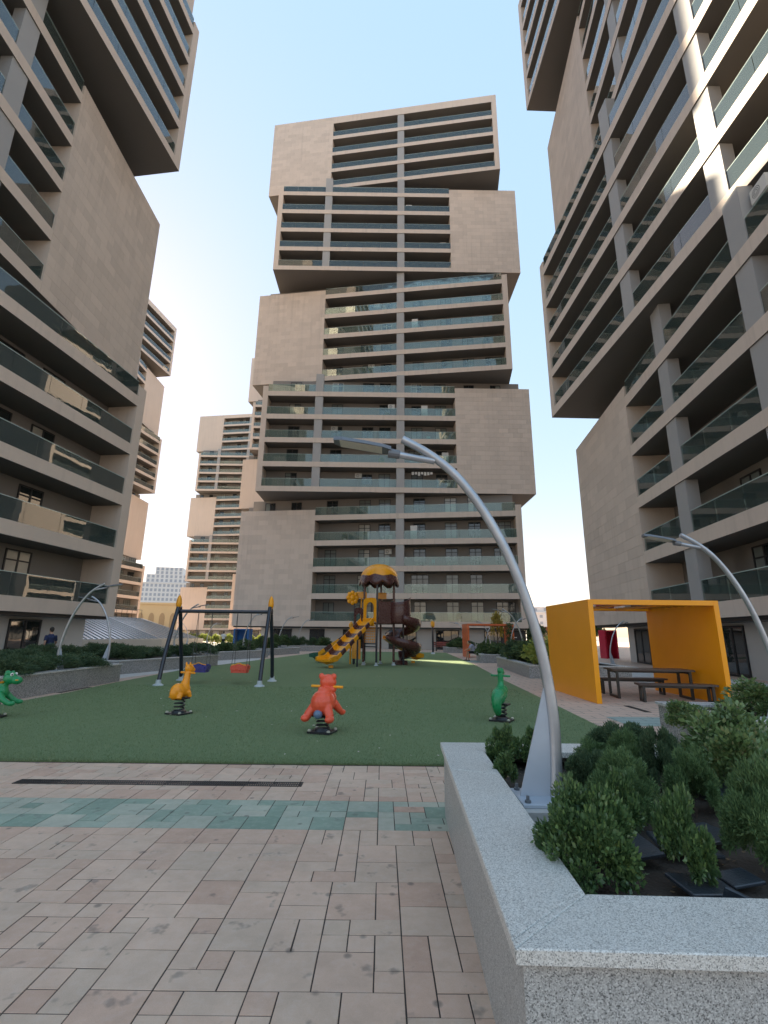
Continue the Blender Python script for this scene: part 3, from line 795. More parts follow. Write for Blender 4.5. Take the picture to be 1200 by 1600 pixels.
# --- lamp posts
mt, nt, b = new_mat("lamp_steel")
nt.links.new(ramp(nt, noise(nt, 5, 5), [(.3, (.36, .38, .41)), (.7, (.50, .52, .55))]), b.inputs["Base Color"])
b.inputs["Metallic"].default_value = .75; b.inputs["Roughness"].default_value = .36
mk("lamp_plate", (.47, .51, .57), .5, metal=.35, var=.12, vscale=4)
mk("lamp_housing", (.16, .17, .185), .45, metal=.3, var=.15)
mk("lamp_diffuser", (.55, .53, .44), .35, var=.15, vscale=20)
LAMP_PTS = [(0, 0), (.018, .22), (.02, .5), (-.015, .83), (-.065, 1.08), (-.145, 1.37), (-.25, 1.65), (-.40, 1.94), (-.56, 2.17), (-.70, 2.31), (-.85, 2.42), (-1.01, 2.51)]
def catmull(pts, k=4):
    out = []
    for i in range(len(pts) - 1):
        p0, p1, p2, p3 = (Vector(pts[max(i - 1, 0)]), Vector(pts[i]), Vector(pts[i + 1]), Vector(pts[min(i + 2, len(pts) - 1)]))
        for j in range(k):
            t = j / k
            out.append(.5 * ((2 * p1) + (p2 - p0) * t + (2 * p0 - 5 * p1 + 4 * p2 - p3) * t * t + (3 * p1 - p0 - 3 * p2 + p3) * t ** 3))
    out.append(Vector(pts[-1])); return out
def lamp_post(label, loc, rz=0.0):
    T = thing("lamp_post", label, "lamp post", loc, rz, "curved steel lamp posts round the playground")
    pts = catmull([(x, 0, z + .02) for x, z in LAMP_PTS], 4)
    b = MB(); n = len(pts); b.tube(pts, [.040 - .008 * i / n for i in range(n)], 18)
    smooth_by_angle(b.obj("pole", "lamp_steel", T))
    b = MB(); b.add([(-.235, -.007, .02), (0, -.007, .02), (.0, -.007, .70), (-.025, -.007, .72), (-.235, .007, .02), (0, .007, .02), (.0, .007, .70), (-.025, .007, .72)],
                    [(0, 1, 2, 3), (7, 6, 5, 4), (0, 4, 5, 1), (1, 5, 6, 2), (2, 6, 7, 3), (3, 7, 4, 0)])
    b.obj("gusset_plate", "lamp_plate", T)
    b = MB(); b.bprism([(-.26, -.17), (.10, -.17), (.10, .17), (-.26, .17)], 0, .02, .003)
    b.obj("base_plate", "lamp_plate", T)
    for x, y in ((-.22, -.13), (.06, -.13), (-.22, .13), (.06, .13)):
        b = MB(); b.lathe([(.02, 0), (.02, .014), (.011, .015), (.011, .04)], 6, (x, y, .02)); b.obj("bolt", "lamp_housing", T)
    arm = MB(); arm.tube([(-.76, 0, 2.35), (-.88, 0, 2.37), (-1.06, 0, 2.405)], .026, 12)
    smooth_by_angle(arm.obj("arm", "lamp_steel", T))
    h = MB(); h.tube([(-1.03, 0, 2.40), (-1.12, 0, 2.415)], [.034, .038], 12)
    M_h = Matrix.Rotation(math.radians(-9), 3, 'Y').transposed()
    prof = [(-1.10, .045), (-1.16, .075), (-1.30, .085), (-1.48, .078), (-1.55, .045)]
    V = []; F = []
    for (x, w) in prof:
        zt = 2.42 + (-1.1 - x) * .17 + .03; zl = zt - .026
        V += [(x, -w, zl), (x, w, zl), (x, w * .75, zt + .008), (x, -w * .75, zt + .008)]
    for i in range(len(prof) - 1):
        a = 4 * i
        for k in range(4): F.append((a + k, a + (k + 1) % 4, a + 4 + (k + 1) % 4, a + 4 + k))
    F += [(3, 2, 1, 0), (4 * len(prof) - 4, 4 * len(prof) - 3, 4 * len(prof) - 2, 4 * len(prof) - 1)]
    h.add(V, F); hd = h.obj("lamp_head", "lamp_housing", T)
    d = MB(); V = []
    for x in (-1.17, -1.5):
        zl = 2.42 + (-1.1 - x) * .17 + .03 - .026
        V += [(x, -.066, zl - .004), (x, .066, zl - .004), (x, .066, zl + .002), (x, -.066, zl + .002)]
    d.add(V, [(0, 1, 2, 3), (7, 6, 5, 4), (0, 4, 5, 1), (1, 5, 6, 2), (2, 6, 7, 3), (3, 7, 4, 0)])
    d.obj("diffuser", "lamp_diffuser", hd)
    return T
LAMP = lamp_post("nearest curved steel lamp post rising from the granite planter, head drooping left", (1.15, 3.52, .56))
b = MB(); b.box((-.3, -.24, -.1), (.2, .24, 0)); o = b.obj("concrete_footing", "concrete_pad", None, (1.08, 3.52, .558)); tag(o, "low concrete footing under the nearest lamp post", "footing")
LAMPS = [  # label, x, y, z, rz
    ("curved lamp post at the right edge leaning over the second planter", 5.27, 6.75, .5, 0),
    ("curved lamp post in the near left planter, bending right", -9.3, 14.4, .45, PI),
    ("curved lamp post in the second left planter, bending left", -10.95, 20.0, .45, 0),
    ("curved lamp post behind the left legs of the swing frame", -10.3, 24.6, .45, PI),
    ("lamp post in front of the blue panel", -9.5, 34.0, .45, PI),
    ("lamp post just right of the swing frame before the far shop front", -8.6, 41.2, .45, PI),
    ("lamp post farthest along the left planters before the dark shop window", -8.3, 48.7, .45, PI),
    ("lamp post in the right planter with yellow-green shrubs, bending left", 7.3, 25.8, .45, 0),
    ("lamp post beside the black sign wall, bending right", 9.4, 36.5, .4, PI),
    ("lamp post inside the orange frame, bending left", 9.1, 42.0, .3, 0),
    ("lamp post inside the orange frame, bending right", 9.35, 45.0, .3, PI),
    ("lamp post just left of the orange frame", 7.9, 47.0, .3, 0),
    ("lamp post seen through the yellow pavilion", 13.6, 29.8, .0, PI),
    ("small far lamp post left of the walking man", -20.5, 58.0, .2, PI),
    ("small far lamp post between the swing chains and the walking man", -23.5, 60.0, .2, 0),
]
for lb, x, y, z, rz in LAMPS: copy_tree(LAMP, None, (x, y, z), rz, lb)

# --- the other planters
PL = [  # label, polygon (ccw), height, shrubs
    ("long low granite planter left of the turf in front of the near left tower", [(-12.6, 10.8), (-8.75, 10.6), (-8.75, 16.9), (-12.6, 17.2)], .56),
    ("angled granite planter behind the left swing legs", [(-14.5, 19.4), (-10.1, 19.3), (-8.25, 25.2), (-9.8, 26.2), (-14.5, 25.6)], .52),
    ("granite planter behind the red swing seat", [(-12.5, 29.6), (-9.7, 29.6), (-7.8, 34.2), (-9.6, 35.4), (-13, 34.4)], .5),
    ("granite planter in front of the far left shop window", [(-11, 37.4), (-8.2, 37.2), (-6.9, 41.6), (-8.6, 42.8), (-11.6, 41.6)], .5),
    ("farthest granite planter left of the play tower", [(-10.4, 46.6), (-4.5, 46.6), (-4.5, 49.6), (-10.4, 49.6)], .5),
    ("long granite planter right of the turf with yellow-green shrubs", [(5.75, 19.7), (9.6, 19.4), (9.9, 27.2), (6.2, 27.2)], .5),
    ("granite planter the seated person rests on", [(5.9, 30.2), (8.8, 30.2), (9.2, 34.5), (6.5, 34.6)], .5),
    ("short granite planter beyond the red bench", [(6.0, 46.3), (10.5, 46.0), (10.5, 49.5), (6.0, 49.5)], .5),
    ("pale-rimmed granite planter in front of the yellow pavilion's bench", [(4.35, 6.6), (8.8, 6.1), (8.8, 8.0), (4.45, 8.25)], .6),
]
for i, (lb, poly, h) in enumerate(PL):
    planter("stone_planter", lb, poly, h, .32, "granite_far_top", "granite_far", h - .1, group="granite planters round the playground")
JF = [tuft_mesh("foliage", 71 + i, 7000, .12, "dark_needle", 40, .26) for i in range(3)]
LFm = [leafy_mesh("foliage", 81 + i, 1, 1, 1, 1500, .22, mt_, 22, .34) for i, mt_ in enumerate(("far_leaf", "lime_leaf", "far_leaf"))]
def fill(poly, label, n, size, hgt, meshes, zs, seed, group):
    rr = random.Random(seed); ins = inset(poly, .45); k = 0; tries = 0; pts = []
    xs = [p[0] for p in ins]; ys = [p[1] for p in ins]
    while k < n and tries < 900:
        tries += 1
        x = rr.uniform(min(xs), max(xs)); y = rr.uniform(min(ys), max(ys))
        if not inside(np.array([x]), np.array([y]), ins)[0]: continue
        if any(math.hypot(x - a, y - b_) < size * 1.0 for a, b_ in pts): continue
        pts.append((x, y)); s_ = size * rr.uniform(.8, 1.25)
        shrub(label, (x, y, zs), rr.choice(meshes), rr.random() * 6.28, (s_, s_, hgt * rr.uniform(.75, 1.25)), group); k += 1
fill(PL[0][1], "spreading dark juniper massed in the long planter before the near left tower", 18, .72, .40, JF, .44, 1, "junipers in the near left planter")
for x_, y_, lb_ in ((-11.2, 12.0, "tall spreading juniper at the near end of the left planter"), (-10.2, 11.4, "tall juniper beside the dragon rider in the left planter"), (-11.4, 13.4, "tall juniper before the left tower's glass door")):
    shrub(lb_, (x_, y_, .44), JF[1], x_, (.8, .8, .72), "tall junipers in the near left planter")
fill(PL[1][1], "low dark juniper in the angled planter behind the left swing legs", 16, .75, .42, JF, .40, 2, "junipers behind the swing")
fill(PL[2][1], "low juniper in the planter behind the red swing seat", 9, .7, .4, JF + LFm[:1], .38, 3, "junipers behind the red seat")
fill(PL[3][1], "low bush in the planter before the far left shop window", 6, .6, .6, LFm[::2], .38, 4, "bushes before the far shop")
fill(PL[4][1], "small bush in the farthest left planter", 7, .6, .6, LFm[::2] + JF[:1], .38, 5, "bushes in the farthest left planter")
fill(PL[5][1], "yellow-green bush in the long planter right of the turf", 14, .7, .62, [LFm[0], LFm[0], LFm[1], JF[0]], .38, 6, "bushes in the right planter")
fill(PL[6][1], "low bush in the planter behind the seated person", 6, .55, .5, LFm[::2], .38, 7, "bushes behind the seated person")
fill(PL[7][1], "bush in the planter beyond the red bench", 6, .6, .6, LFm[::2], .38, 8, "bushes beyond the bench")
shrub("broad red-tipped shrub spilling over the pale-rimmed planter at the right edge", (5.45, 7.25, .5), PH[0], 2.0, (.6, .45, .36), None, ST)
shrub("bright leafy shrub at the pale-rimmed planter's left end", (4.12, 6.95, .42), PH[1], .5, (.34, .3, .24), None, ST)
shrub("red-tipped shrub behind the broad one in the pale-rimmed planter", (6.4, 7.3, .5), PH[1], 1.0, (.6, .5, .42), None, ST)

# fallen leaves on the bed
r_ = np.random.default_rng(77); n_ = 420
p = np.stack([.95 + r_.random(n_) * 2.6, 2.25 + r_.random(n_) * 2.4, .475 + r_.random(n_) * .01], 1)
V, F = leaves(p, rand_dirs(r_, n_) * np.array([1, 1, .25]), np.tile([0, 0, 1.0], (n_, 1)) + rand_dirs(r_, n_) * .4, .018 + r_.random(n_) * .02, .006 + r_.random(n_) * .004)
leaf_mat("dry_leaf", [(0, (.10, .07, .04)), (.5, (.22, .15, .08)), (1, (.34, .27, .15))], .7, .2, .1)
tag(link("leaf_litter", mesh_arr("leaf_litter", V, F, "dry_leaf")), "dry fallen leaves on the soil of the granite planter", "leaf litter", kind="stuff")
# ------------------------------------------------------------------ playground equipment
def plastic(name, col, rough=.28):
    mt, nt, b = new_mat(name)
    f = noise(nt, 2.5, 4)
    c = mixc(nt, f, scaled(col, .86), scaled(col, 1.1))
    d = ramp(nt, noise(nt, 26, 5, .65), [(.5, (0,)), (.8, (1,))])
    c = mixc(nt, mathn(nt, 'MULTIPLY', d, .10), c, (.35, .32, .28))
    nt.links.new(c, b.inputs["Base Color"])
    nt.links.new(ramp(nt, noise(nt, 12, 4), [(.3, (rough * .8,)), (.8, (rough * 1.7,))]), b.inputs["Roughness"])
    return mt
plastic("plastic_yellow", (.88, .36, .006)); plastic("plastic_brown", (.085, .030, .026), .25); plastic("plastic_red", (.66, .085, .05))
plastic("plastic_green", (.015, .25, .085)); plastic("plastic_blue", (.03, .03, .20)); plastic("plastic_coral", (.82, .105, .045))
plastic("plastic_orange", (.90, .32, .008)); plastic("ball_blue", (.12, .19, .30)); plastic("plastic_teal", (.02, .10, .07))
mk("navy_steel", (.012, .016, .028), .3, var=.2, coat=.3)
mk("spring_steel", (.012, .014, .018), .35, var=.2)
mk("foot_cover", (.45, .50, .52), .45)
mk("chain_steel", (.10, .10, .10), .45, metal=.6)
mk("cloth_white_eye", (.75, .75, .72), .3)
mk("bright_bolt", (.65, .64, .55), .3, metal=.5)

# --- swing set
SW = thing("swing_set", "navy A-frame swing set with yellow tips on the left of the turf", "swing frame", (-5.3, 16.4, .016))
for sx, tip_side in ((-1.55, -1), (1.55, 1)):
    for sy in (-1, 1):
        b = MB()
        b.tube(catmull([(sx * 1.0, sy * .86, 0.05), (sx * 1.0, sy * .66, .8), (sx * .995, sy * .38, 1.6), (sx * .985, sy * .06 + (.02 if sy > 0 else 0), 2.42)], 4), .062, 14)
        leg = smooth_by_angle(b.obj("leg", "navy_steel", SW))
        f = MB(); f.lathe([(.16, 0), (.15, .03), (.085, .06), (.075, .17)], 16, (sx, sy * .86, 0)); smooth_by_angle(f.obj("foot_cover", "foot_cover", leg))
        if sy == tip_side:
            t = MB(); t.lathe([(.055, 0), (.085, .06), (.095, .14), (.08, .26), (.05, .36), (.01, .42)], 16, (sx * .985, sy * .06, 2.38)); smooth_by_angle(t.obj("tip", "plastic_yellow", leg))
b = MB(); b.tube([(-1.62, 0, 2.27), (1.62, 0, 2.27)], .058, 14); smooth_by_angle(b.obj("crossbar", "navy_steel", SW))
for sx in (-1.55, 1.55):
    b = MB(); b.tube([(sx - .06, 0, 2.27), (sx + .06, 0, 2.27)], .095, 14); smooth_by_angle(b.obj("bracket", "navy_steel", SW))
def swing(label, x, mat):
    T = thing("bucket_swing", label, "swing", (-5.3 + x, 16.4, .016), 0, "bucket swings on the navy frame")
    V = []; prof = [(0, .36), (.0, .36)]
    b = MB(); b.bprism([(-.24, -.2), (.24, -.2), (.27, 0), (.24, .2), (-.24, .2), (-.27, 0)], .34, .44, .03)
    b.bprism([(-.27, -.2), (-.21, -.2), (-.21, .2), (-.27, .2)], .42, .56, .02); b.bprism([(.21, -.2), (.27, -.2), (.27, .2), (.21, .2)], .42, .56, .02)
    b.bprism([(-.21, -.22), (.21, -.22), (.21, -.17), (-.21, -.17)], .42, .57, .02); b.bprism([(-.21, .17), (.21, .17), (.21, .22), (-.21, .22)], .42, .58, .02)
    b.obj("bucket", mat, T)
    r = MB(); r.tube(catmull([(-.24, -.195, .575), (-.1, -.195, .60), (0, -.195, .64), (.1, -.195, .60), (.24, -.195, .575)], 3), .014, 8); r.obj("rim_bar", "plastic_yellow", T)
    for sx in (-.24, .24):
        for sy in (-.16, .16):
            c = MB(); c.tube([(sx, sy, .56), (sx * .95, sy * .1, 2.22)], .009, 6); c.obj("chain", "chain_steel", T)
    return T
swing("dark blue bucket swing seat hanging left on the navy frame", -.62, "plastic_blue")
swing("red bucket swing seat hanging right on the navy frame", .68, "plastic_red")

# --- second swing frame seen end-on far behind
T = thing("play_post", "slim navy post with yellow cap far behind beside the red bench", "post", (4.35, 43.0, .016))
b = MB(); b.tube([(0, 0, 0), (0, 0, 2.3)], .09, 12); b.obj("pole", "navy_steel", T)
b = MB(); b.lathe([(.09, 0), (.18, .1), (.18, .4), (.05, .52)], 12, (0, 0, 2.25)); b.obj("tip", "plastic_yellow", T)
b = MB(); b.lathe([(.2, 0), (.12, .14)], 12); b.obj("foot_cover", "foot_cover", T)

# --- spring riders
def spring(T, z0, z1, r, turns=4.5, plate=True):
    pts = [(r * math.cos(t * 2 * PI), r * math.sin(t * 2 * PI), z0 + (z1 - z0) * t / turns) for t in np.linspace(0, turns, int(turns * 16))]
    b = MB(); b.tube(pts, .016, 8); smooth_by_angle(b.obj("coil_spring", "spring_steel", T))
    if plate:
        b = MB(); b.bprism([(-.2, -.17), (.2, -.17), (.2, .17), (-.2, .17)], 0, .035, .006); b.lathe([(.15, .03), (.13, .07)], 14); b.obj("base_plate", "spring_steel", T)
        for x, y in ((-.17, -.14), (.17, -.14), (-.17, .14), (.17, .14)):
            q = MB(); q.lathe([(.03, 0), (.03, .02), (.014, .03)], 8, (x, y, .035)); q.obj("bolt", "bright_bolt", T)
    b = MB(); b.bprism([(-.16, -.1), (.16, -.1), (.16, .1), (-.16, .1)], z1 - .01, z1 + .02, .004); b.obj("top_plate", "spring_steel", T)
# bear, seen from behind
T = thing("spring_rider", "coral red bear spring rider seen from behind on the front of the turf", "spring rider", (-.98, 8.6, .016), math.radians(-18), "spring riders on the turf")
spring(T, .03, .26, .10, 4)
def bear(b):
    b.ball((0, -.02, .47), (.20, .24, .21)); b.ball((0, .12, .52), (.17, .17, .17)); b.ball((0, .02, .62), (.12, .14, .1))
    b.ball((.0, .16, .78), (.145, .14, .13), 16, 12); b.ball((0, .27, .75), (.075, .08, .06))
    for s in (-1, 1):
        b.ball((s * .115, .13, .875), (.052, .04, .052)); 
        b.tube([(s * .11, -.10, .42), (s * .19, -.17, .30), (s * .21, -.19, .25)], [.085, .07, .065], 12); b.ball((s * .215, -.22, .245), (.075, .10, .06))
        b.tube([(s * .12, .16, .45), (s * .18, .24, .34), (s * .20, .30, .29)], [.07, .06, .05], 12); b.ball((s * .205, .33, .285), (.06, .085, .05))
    for a in np.linspace(0, 2 * PI, 11)[:-1]: b.ball((.12 * math.sin(a), .135 + .115 * math.cos(a), .665), .045, 8, 6)
blob("body", "plastic_coral", T, bear, .011, 4)
b = MB(); b.tube([(-.29, .12, .71), (.29, .12, .71)], .022, 10); smooth_by_angle(b.obj("handle", "plastic_yellow", T))
b = MB(); b.ball((0, -.20, .31), .075, 14, 10); smooth_by_angle(b.obj("tail_ball", "ball_blue", T), 2)
# long-necked giraffe-like rider
T = thing("spring_rider", "orange long-necked spring rider standing before the swing frame", "spring rider", (-4.06, 10.3, .016), math.radians(-25), "spring riders on the turf")
spring(T, .03, .30, .095, 4)
def gir(b):
    b.ball((0, -.08, .44), (.125, .17, .15)); b.ball((0, .06, .46), (.12, .14, .15)); b.ball((0, -.17, .40), (.09, .09, .12))
    b.tube([(0, .07, .5), (0, .11, .64), (0, .13, .80)], [.105, .07, .058], 14); b.ball((0, .16, .86), (.07, .11, .085)); b.ball((0, .25, .83), (.05, .06, .05))
    for s in (-1, 1):
        b.ball((s * .055, .12, .945), (.022, .022, .05)); b.tube([(s * .09, -.1, .4), (s * .11, -.14, .30)], [.06, .05], 10); b.tube([(s * .09, .1, .42), (s * .11, .14, .31)], [.055, .045], 10)
blob("body", "plastic_orange", T, gir, .010, 4)
b = MB(); b.tube([(-.19, .13, .78), (.19, .13, .78)], .021, 10); smooth_by_angle(b.obj("handle", "plastic_orange", T))
# green sea-horse-like rider
T = thing("spring_rider", "green curly-tailed spring rider standing near the turf's right edge", "spring rider", (2.3, 9.9, .016), math.radians(150), "spring riders on the turf")
spring(T, .03, .30, .095, 4)
def sea(b):
    b.ball((0, 0, .50), (.13, .19, .15)); b.ball((0, -.11, .55), (.12, .12, .11)); b.ball((0, .12, .46), (.13, .13, .16))
    b.tube([(0, .0, .56), (0, -.06, .70), (0, -.05, .86)], [.09, .058, .055], 14); b.ball((0, -.08, .90), (.065, .085, .075)); b.tube([(0, -.12, .89), (0, -.24, .86)], [.045, .035], 10)
    b.tube(catmull([(0, .14, .5), (0, .25, .42), (0, .27, .28), (0, .2, .18), (0, .13, .17)], 4), [.13, .125, .12, .115, .11, .10, .095, .09, .085, .08, .075, .07, .065, .06, .055, .05, .05], 12)
    b.ball((0, .02, .93), (.03, .08, .05))
blob("body", "plastic_green", T, sea, .010, 4)
b = MB(); b.tube([(-.19, -.06, .82), (.19, -.06, .82)], .02, 10); smooth_by_angle(b.obj("handle", "plastic_green", T))
# green dragon at the frame edge
T = thing("spring_rider", "green dragon spring rider with orange snout cut by the left picture edge", "spring rider", (-7.26, 9.6, .016), math.radians(-80), "spring riders on the turf")
spring(T, .03, .28, .095, 4)
def dra(b):
    b.ball((0, -.06, .43), (.14, .20, .15)); b.ball((0, .08, .47), (.12, .13, .14)); b.tube([(0, .08, .5), (0, .13, .62)], [.09, .07], 12)
    b.ball((0, .20, .70), (.10, .12, .11)); b.ball((0, .32, .665), (.085, .10, .075)); b.ball((0, .14, .79), (.05, .05, .06))
    for s in (-1, 1):
        b.ball((s * .06, .20, .80), (.035, .04, .04)); b.tube([(s * .1, .1, .45), (s * .14, .22, .33), (s * .14, .30, .28)], [.06, .05, .05], 10); b.ball((s * .14, .35, .27), (.05, .08, .045))
    b.tube([(0, -.2, .42), (0, -.36, .38), (0, -.42, .5)], [.09, .05, .02], 10)
blob("body", "plastic_green", T, dra, .010, 4)
for s_ in (-1, 1):
    b = MB(); b.ball((s_ * .072, .25, .775), (.022, .03, .03), 10, 8); e_ = smooth_by_angle(b.obj("eye", "cloth_white_eye", T), 2)
    b = MB(); b.ball((s_ * .088, .262, .778), (.010, .014, .015), 8, 6); b.obj("pupil", "spring_steel", e_)
b = MB(); b.ball((0, .345, .675), (.092, .05, .02), 14, 8); smooth_by_angle(b.obj("snout_stripe", "plastic_orange", T), 2)
b = MB(); b.tube([(-.2, .12, .64), (.2, .12, .64)], .02, 10); b.obj("handle", "plastic_orange", T)

# --- play tower
PT = thing("play_tower", "orange and brown play tower with mushroom roof, spiral slide and straight slides", "play tower", (-.22, 27.0, .016))
posts = [(-.80, -.35), (-.10, -.88), (.82, -.30), (.82, .55), (.10, .92), (-.80, .55)]
for i, (x, y) in enumerate(posts):
    b = MB(); b.tube([(x, y, 0), (x, y, 4.35 if i != 1 else 4.3)], .058, 12); p = smooth_by_angle(b.obj("post", "navy_steel" if i % 2 else "plastic_brown", PT))
    f = MB(); f.lathe([(.12, 0), (.1, .04), (.07, .06), (.066, .16)], 12, (x, y, 0)); f.obj("foot_cover", "foot_cover", p)
b = MB(); b.bprism([(x * .96, y * .96) for x, y in [(-.80, -.35), (-.10, -.88), (.82, -.30), (.82, .55), (.10, .92), (-.80, .55)]], 2.12, 2.2, .01); b.obj("deck", "plastic_brown", PT)
# scalloped roof
def dome(r0, z0, h, lobes, depth, rim_low, n=72, rings=12, a0=0.0, top=1.0, thick=0.03):
    V = []; F = []
    for i in range(rings + 1):
        t = i / rings
        for k in range(n):
            th = 2 * PI * k / n + a0
            lob = abs(math.sin(lobes * th / 2))
            rr = r0 * math.sin(t * PI / 2 * 1.02) * (1 + .05 * lob * t)
            z = z0 + h * math.cos(t * PI / 2) - (rim_low + depth * lob) * t ** 3
            V.append((rr * math.cos(th), rr * math.sin(th), z))
    for i in range(rings):
        for k in range(n):
            k2 = (k + 1) % n; F.append((i * n + k, (i + 1) * n + k, (i + 1) * n + k2, i * n + k2))
    return V, F
V, F = dome(1.08, 4.50, .85, 9, .22, .12); b = MB(); b.add(V, F); o = b.obj("roof", "plastic_brown", PT); o.data.polygons.foreach_set("use_smooth", [True] * len(o.data.polygons))
sm = o.modifiers.new("s", 'SOLIDIFY'); sm.thickness = .03
V, F = dome(1.0, 4.73, .69, 7, .20, -.02, a0=.3); b = MB(); b.add(V, F); o2 = b.obj("roof_icing", "plastic_yellow", o); o2.data.polygons.foreach_set("use_smooth", [True] * len(o2.data.polygons))
sm = o2.modifiers.new("s", 'SOLIDIFY'); sm.thickness = .05
# arch panel in front of the straight slide
def frame_panel(name, mat, p0, p1, z0, z1, parent, arch=True, th=.06, hole=(.24, .62)):
    p0 = Vector((*p0, 0)); p1 = Vector((*p1, 0)); L = (p1 - p0).length; a = math.atan2(p1.y - p0.y, p1.x - p0.x)
    m_ = 22; w = L
    hw = w * .30; zc = z0 + (z1 - z0) * hole[1]; hb = z0 + (z1 - z0) * hole[0] * .2
    inner = [(-hw, hb)] + [(-hw * math.cos(t), zc + hw * 1.0 * math.sin(t)) for t in np.linspace(0, PI, m_)] + [(hw, hb)]
    outer = [(-w / 2, z0)] + [(-w / 2 + w * i / (m_ - 1), z1) if False else (-w / 2 * math.cos(t) * 1.0 if False else -w / 2 + w * (i / (m_ - 1)), z1 - .12 * abs(2 * i / (m_ - 1) - 1) ** 4) for i, t in enumerate(np.linspace(0, PI, m_))] + [(w / 2, z0)]
    V = []; n = len(inner)
    for y in (-th / 2, th / 2):
        V += [(x, y, z) for x, z in outer]; V += [(x, y, z) for x, z in inner]
    F = []
    for i in range(n - 1):
        F.append((i, i + 1, n + i + 1, n + i)); F.append((2 * n + i + 1, 2 * n + i, 3 * n + i, 3 * n + i + 1))
        F.append((i + 1, i, 2 * n + i, 2 * n + i + 1)); F.append((n + i, n + i + 1, 3 * n + i + 1, 3 * n + i))
    F += [(0, n, 3 * n, 2 * n), (n - 1, 3 * n - 1, 4 * n - 1, 2 * n - 1)]
    b = MB(); b.add(V, F)
    return b.obj(name, mat, parent, tuple((p0 + p1) / 2), a)
frame_panel("arch_panel", "plastic_yellow", (-.82, -.42), (-.12, -.92), 2.2, 3.5, PT)
b = MB(); b.bprism([(-.35, -.05), (.35, -.05), (.35, .05), (-.35, .05)], 2.02, 2.42, .01); b.obj("slide_hood", "plastic_yellow", PT, (-.55, -.75, 0), math.radians(-35.5))
# straight slide: two lanes of alternating orange and brown lengths
def straight_slide(a, b_, w, parent, nseg, cols, end_mat, name="slide"):
    A = Vector(a); B = Vector(b_); d = B - A; hx = Vector((d.x, d.y, 0)).normalized(); side = Vector((-hx.y, hx.x, 0))
    up = d.normalized().cross(side) * -1
    if up.z < 0: up = -up
    root = None
    for i in range(nseg):
        p = A + d * (i / nseg); q = A + d * ((i + 1) / nseg)
        m_ = MB()
        prof = [(-w / 2 - .05, .0), (-w / 2 - .06, .20), (-w / 2, .215), (-w / 2 + .03, .03), (0, .015), (w / 2 - .03, .03), (w / 2, .215), (w / 2 + .06, .20), (w / 2 + .05, .0), (0, -.05)]
        V = [tuple(p + side * x + up * z) for x, z in prof] + [tuple(q + side * x + up * z) for x, z in prof]
        n = len(prof)
        m_.add(V, [(k, (k + 1) % n, n + (k + 1) % n, n + k) for k in range(n)] + [tuple(range(n))[::-1], tuple(range(n, 2 * n))])
        o = m_.obj(name, cols[i % len(cols)], parent)
        root = root or o
    e0 = B; e1 = B + hx * .28 + Vector((0, 0, -.04)); e2 = B + hx * .52 + Vector((0, 0, -.02))
    m_ = MB(); V = []
    for k, (c, ww, hh) in enumerate(((e0, w * 1.0, .22), (e1, w * 1.12, .24), (e2, w * 1.2, .16))):
        for x, z in [(-ww / 2 - .06, -.02), (-ww / 2 - .08, hh), (-ww / 2, hh), (-ww / 2 + .05, .04), (ww / 2 - .05, .04), (ww / 2, hh), (ww / 2 + .08, hh), (ww / 2 + .06, -.02), (0, -.16 if k < 2 else -.05)]:
            V.append(tuple(c + side * x + Vector((0, 0, z))))
    n = 9
    m_.add(V, [(i * n + k, i * n + (k + 1) % n, (i + 1) * n + (k + 1) % n, (i + 1) * n + k) for i in range(2) for k in range(n)] + [tuple(range(n))[::-1], tuple(range(2 * n, 3 * n))])
    m_.box((e0.x - .1, e0.y - .1, 0), (e0.x + .1, e0.y + .1, .12))
    return m_.obj("slide_end", end_mat, parent)
straight_slide((-.60, -.80, 2.22), (-2.25, -2.75, .36), .82, PT, 9, ("plastic_yellow", "plastic_brown"), "plastic_yellow")
b = MB(); b.tube([(-1.05, -1.75, 0), (-1.05, -1.75, 1.3)], .045, 10); b.obj("post", "navy_steel", PT)
# low annex with flower
for x, y, h in ((-1.35, .15, 3.1), (-1.35, .95, 2.9), (-.80, 1.5, 2.6)):
    b = MB(); b.tube([(x, y, 0), (x, y, h)], .05, 10); b.obj("post", "navy_steel", PT)
b = MB(); b.bprism([(-1.35, .15), (-.80, -.0), (-.80, 1.45), (-1.35, .95)], 1.6, 1.68, .01); b.obj("deck", "plastic_brown", PT)
fl = MB(); fl.ball((0, 0, 0), (.17, .07, .17), 14, 8)
for k in range(8):
    a = 2 * PI * k / 8; fl.ball((.27 * math.cos(a), 0, .27 * math.sin(a)), (.13, .055, .13), 10, 6)
fl.obj("flower", "plastic_yellow", PT, (-1.48, .15, 3.55), .5, smooth=True)
for (x, y, z) in ((-1.0, .5, 3.55), (.12, .92, 3.55)):
    b = MB(); b.bprism([(-.3, -.1), (.3, -.1), (.3, .1), (-.3, .1)], z, z + .36, .05); b.tube([(0, 0, 2.2), (0, 0, z)], .04, 8); b.obj("cap_panel", "plastic_yellow", PT, (x, y, 0))
frame_panel("arch_panel", "plastic_brown", (-1.35, .1), (-.85, -.25), 1.7, 3.0, PT, th=.05)
straight_slide((-1.25, .75, 1.7), (-3.3, 1.35, .36), .5, PT, 5, ("plastic_yellow", "plastic_brown"), "plastic_teal")
b = MB(); b.tube([(-1.55, .55, 0), (-1.55, .55, 1.9)], .05, 10); b.lathe([(.06, 0), (.12, .08), (.12, .24), (.03, .36)], 10, (-1.55, .55, 1.9)); b.obj("post", "plastic_yellow", PT)
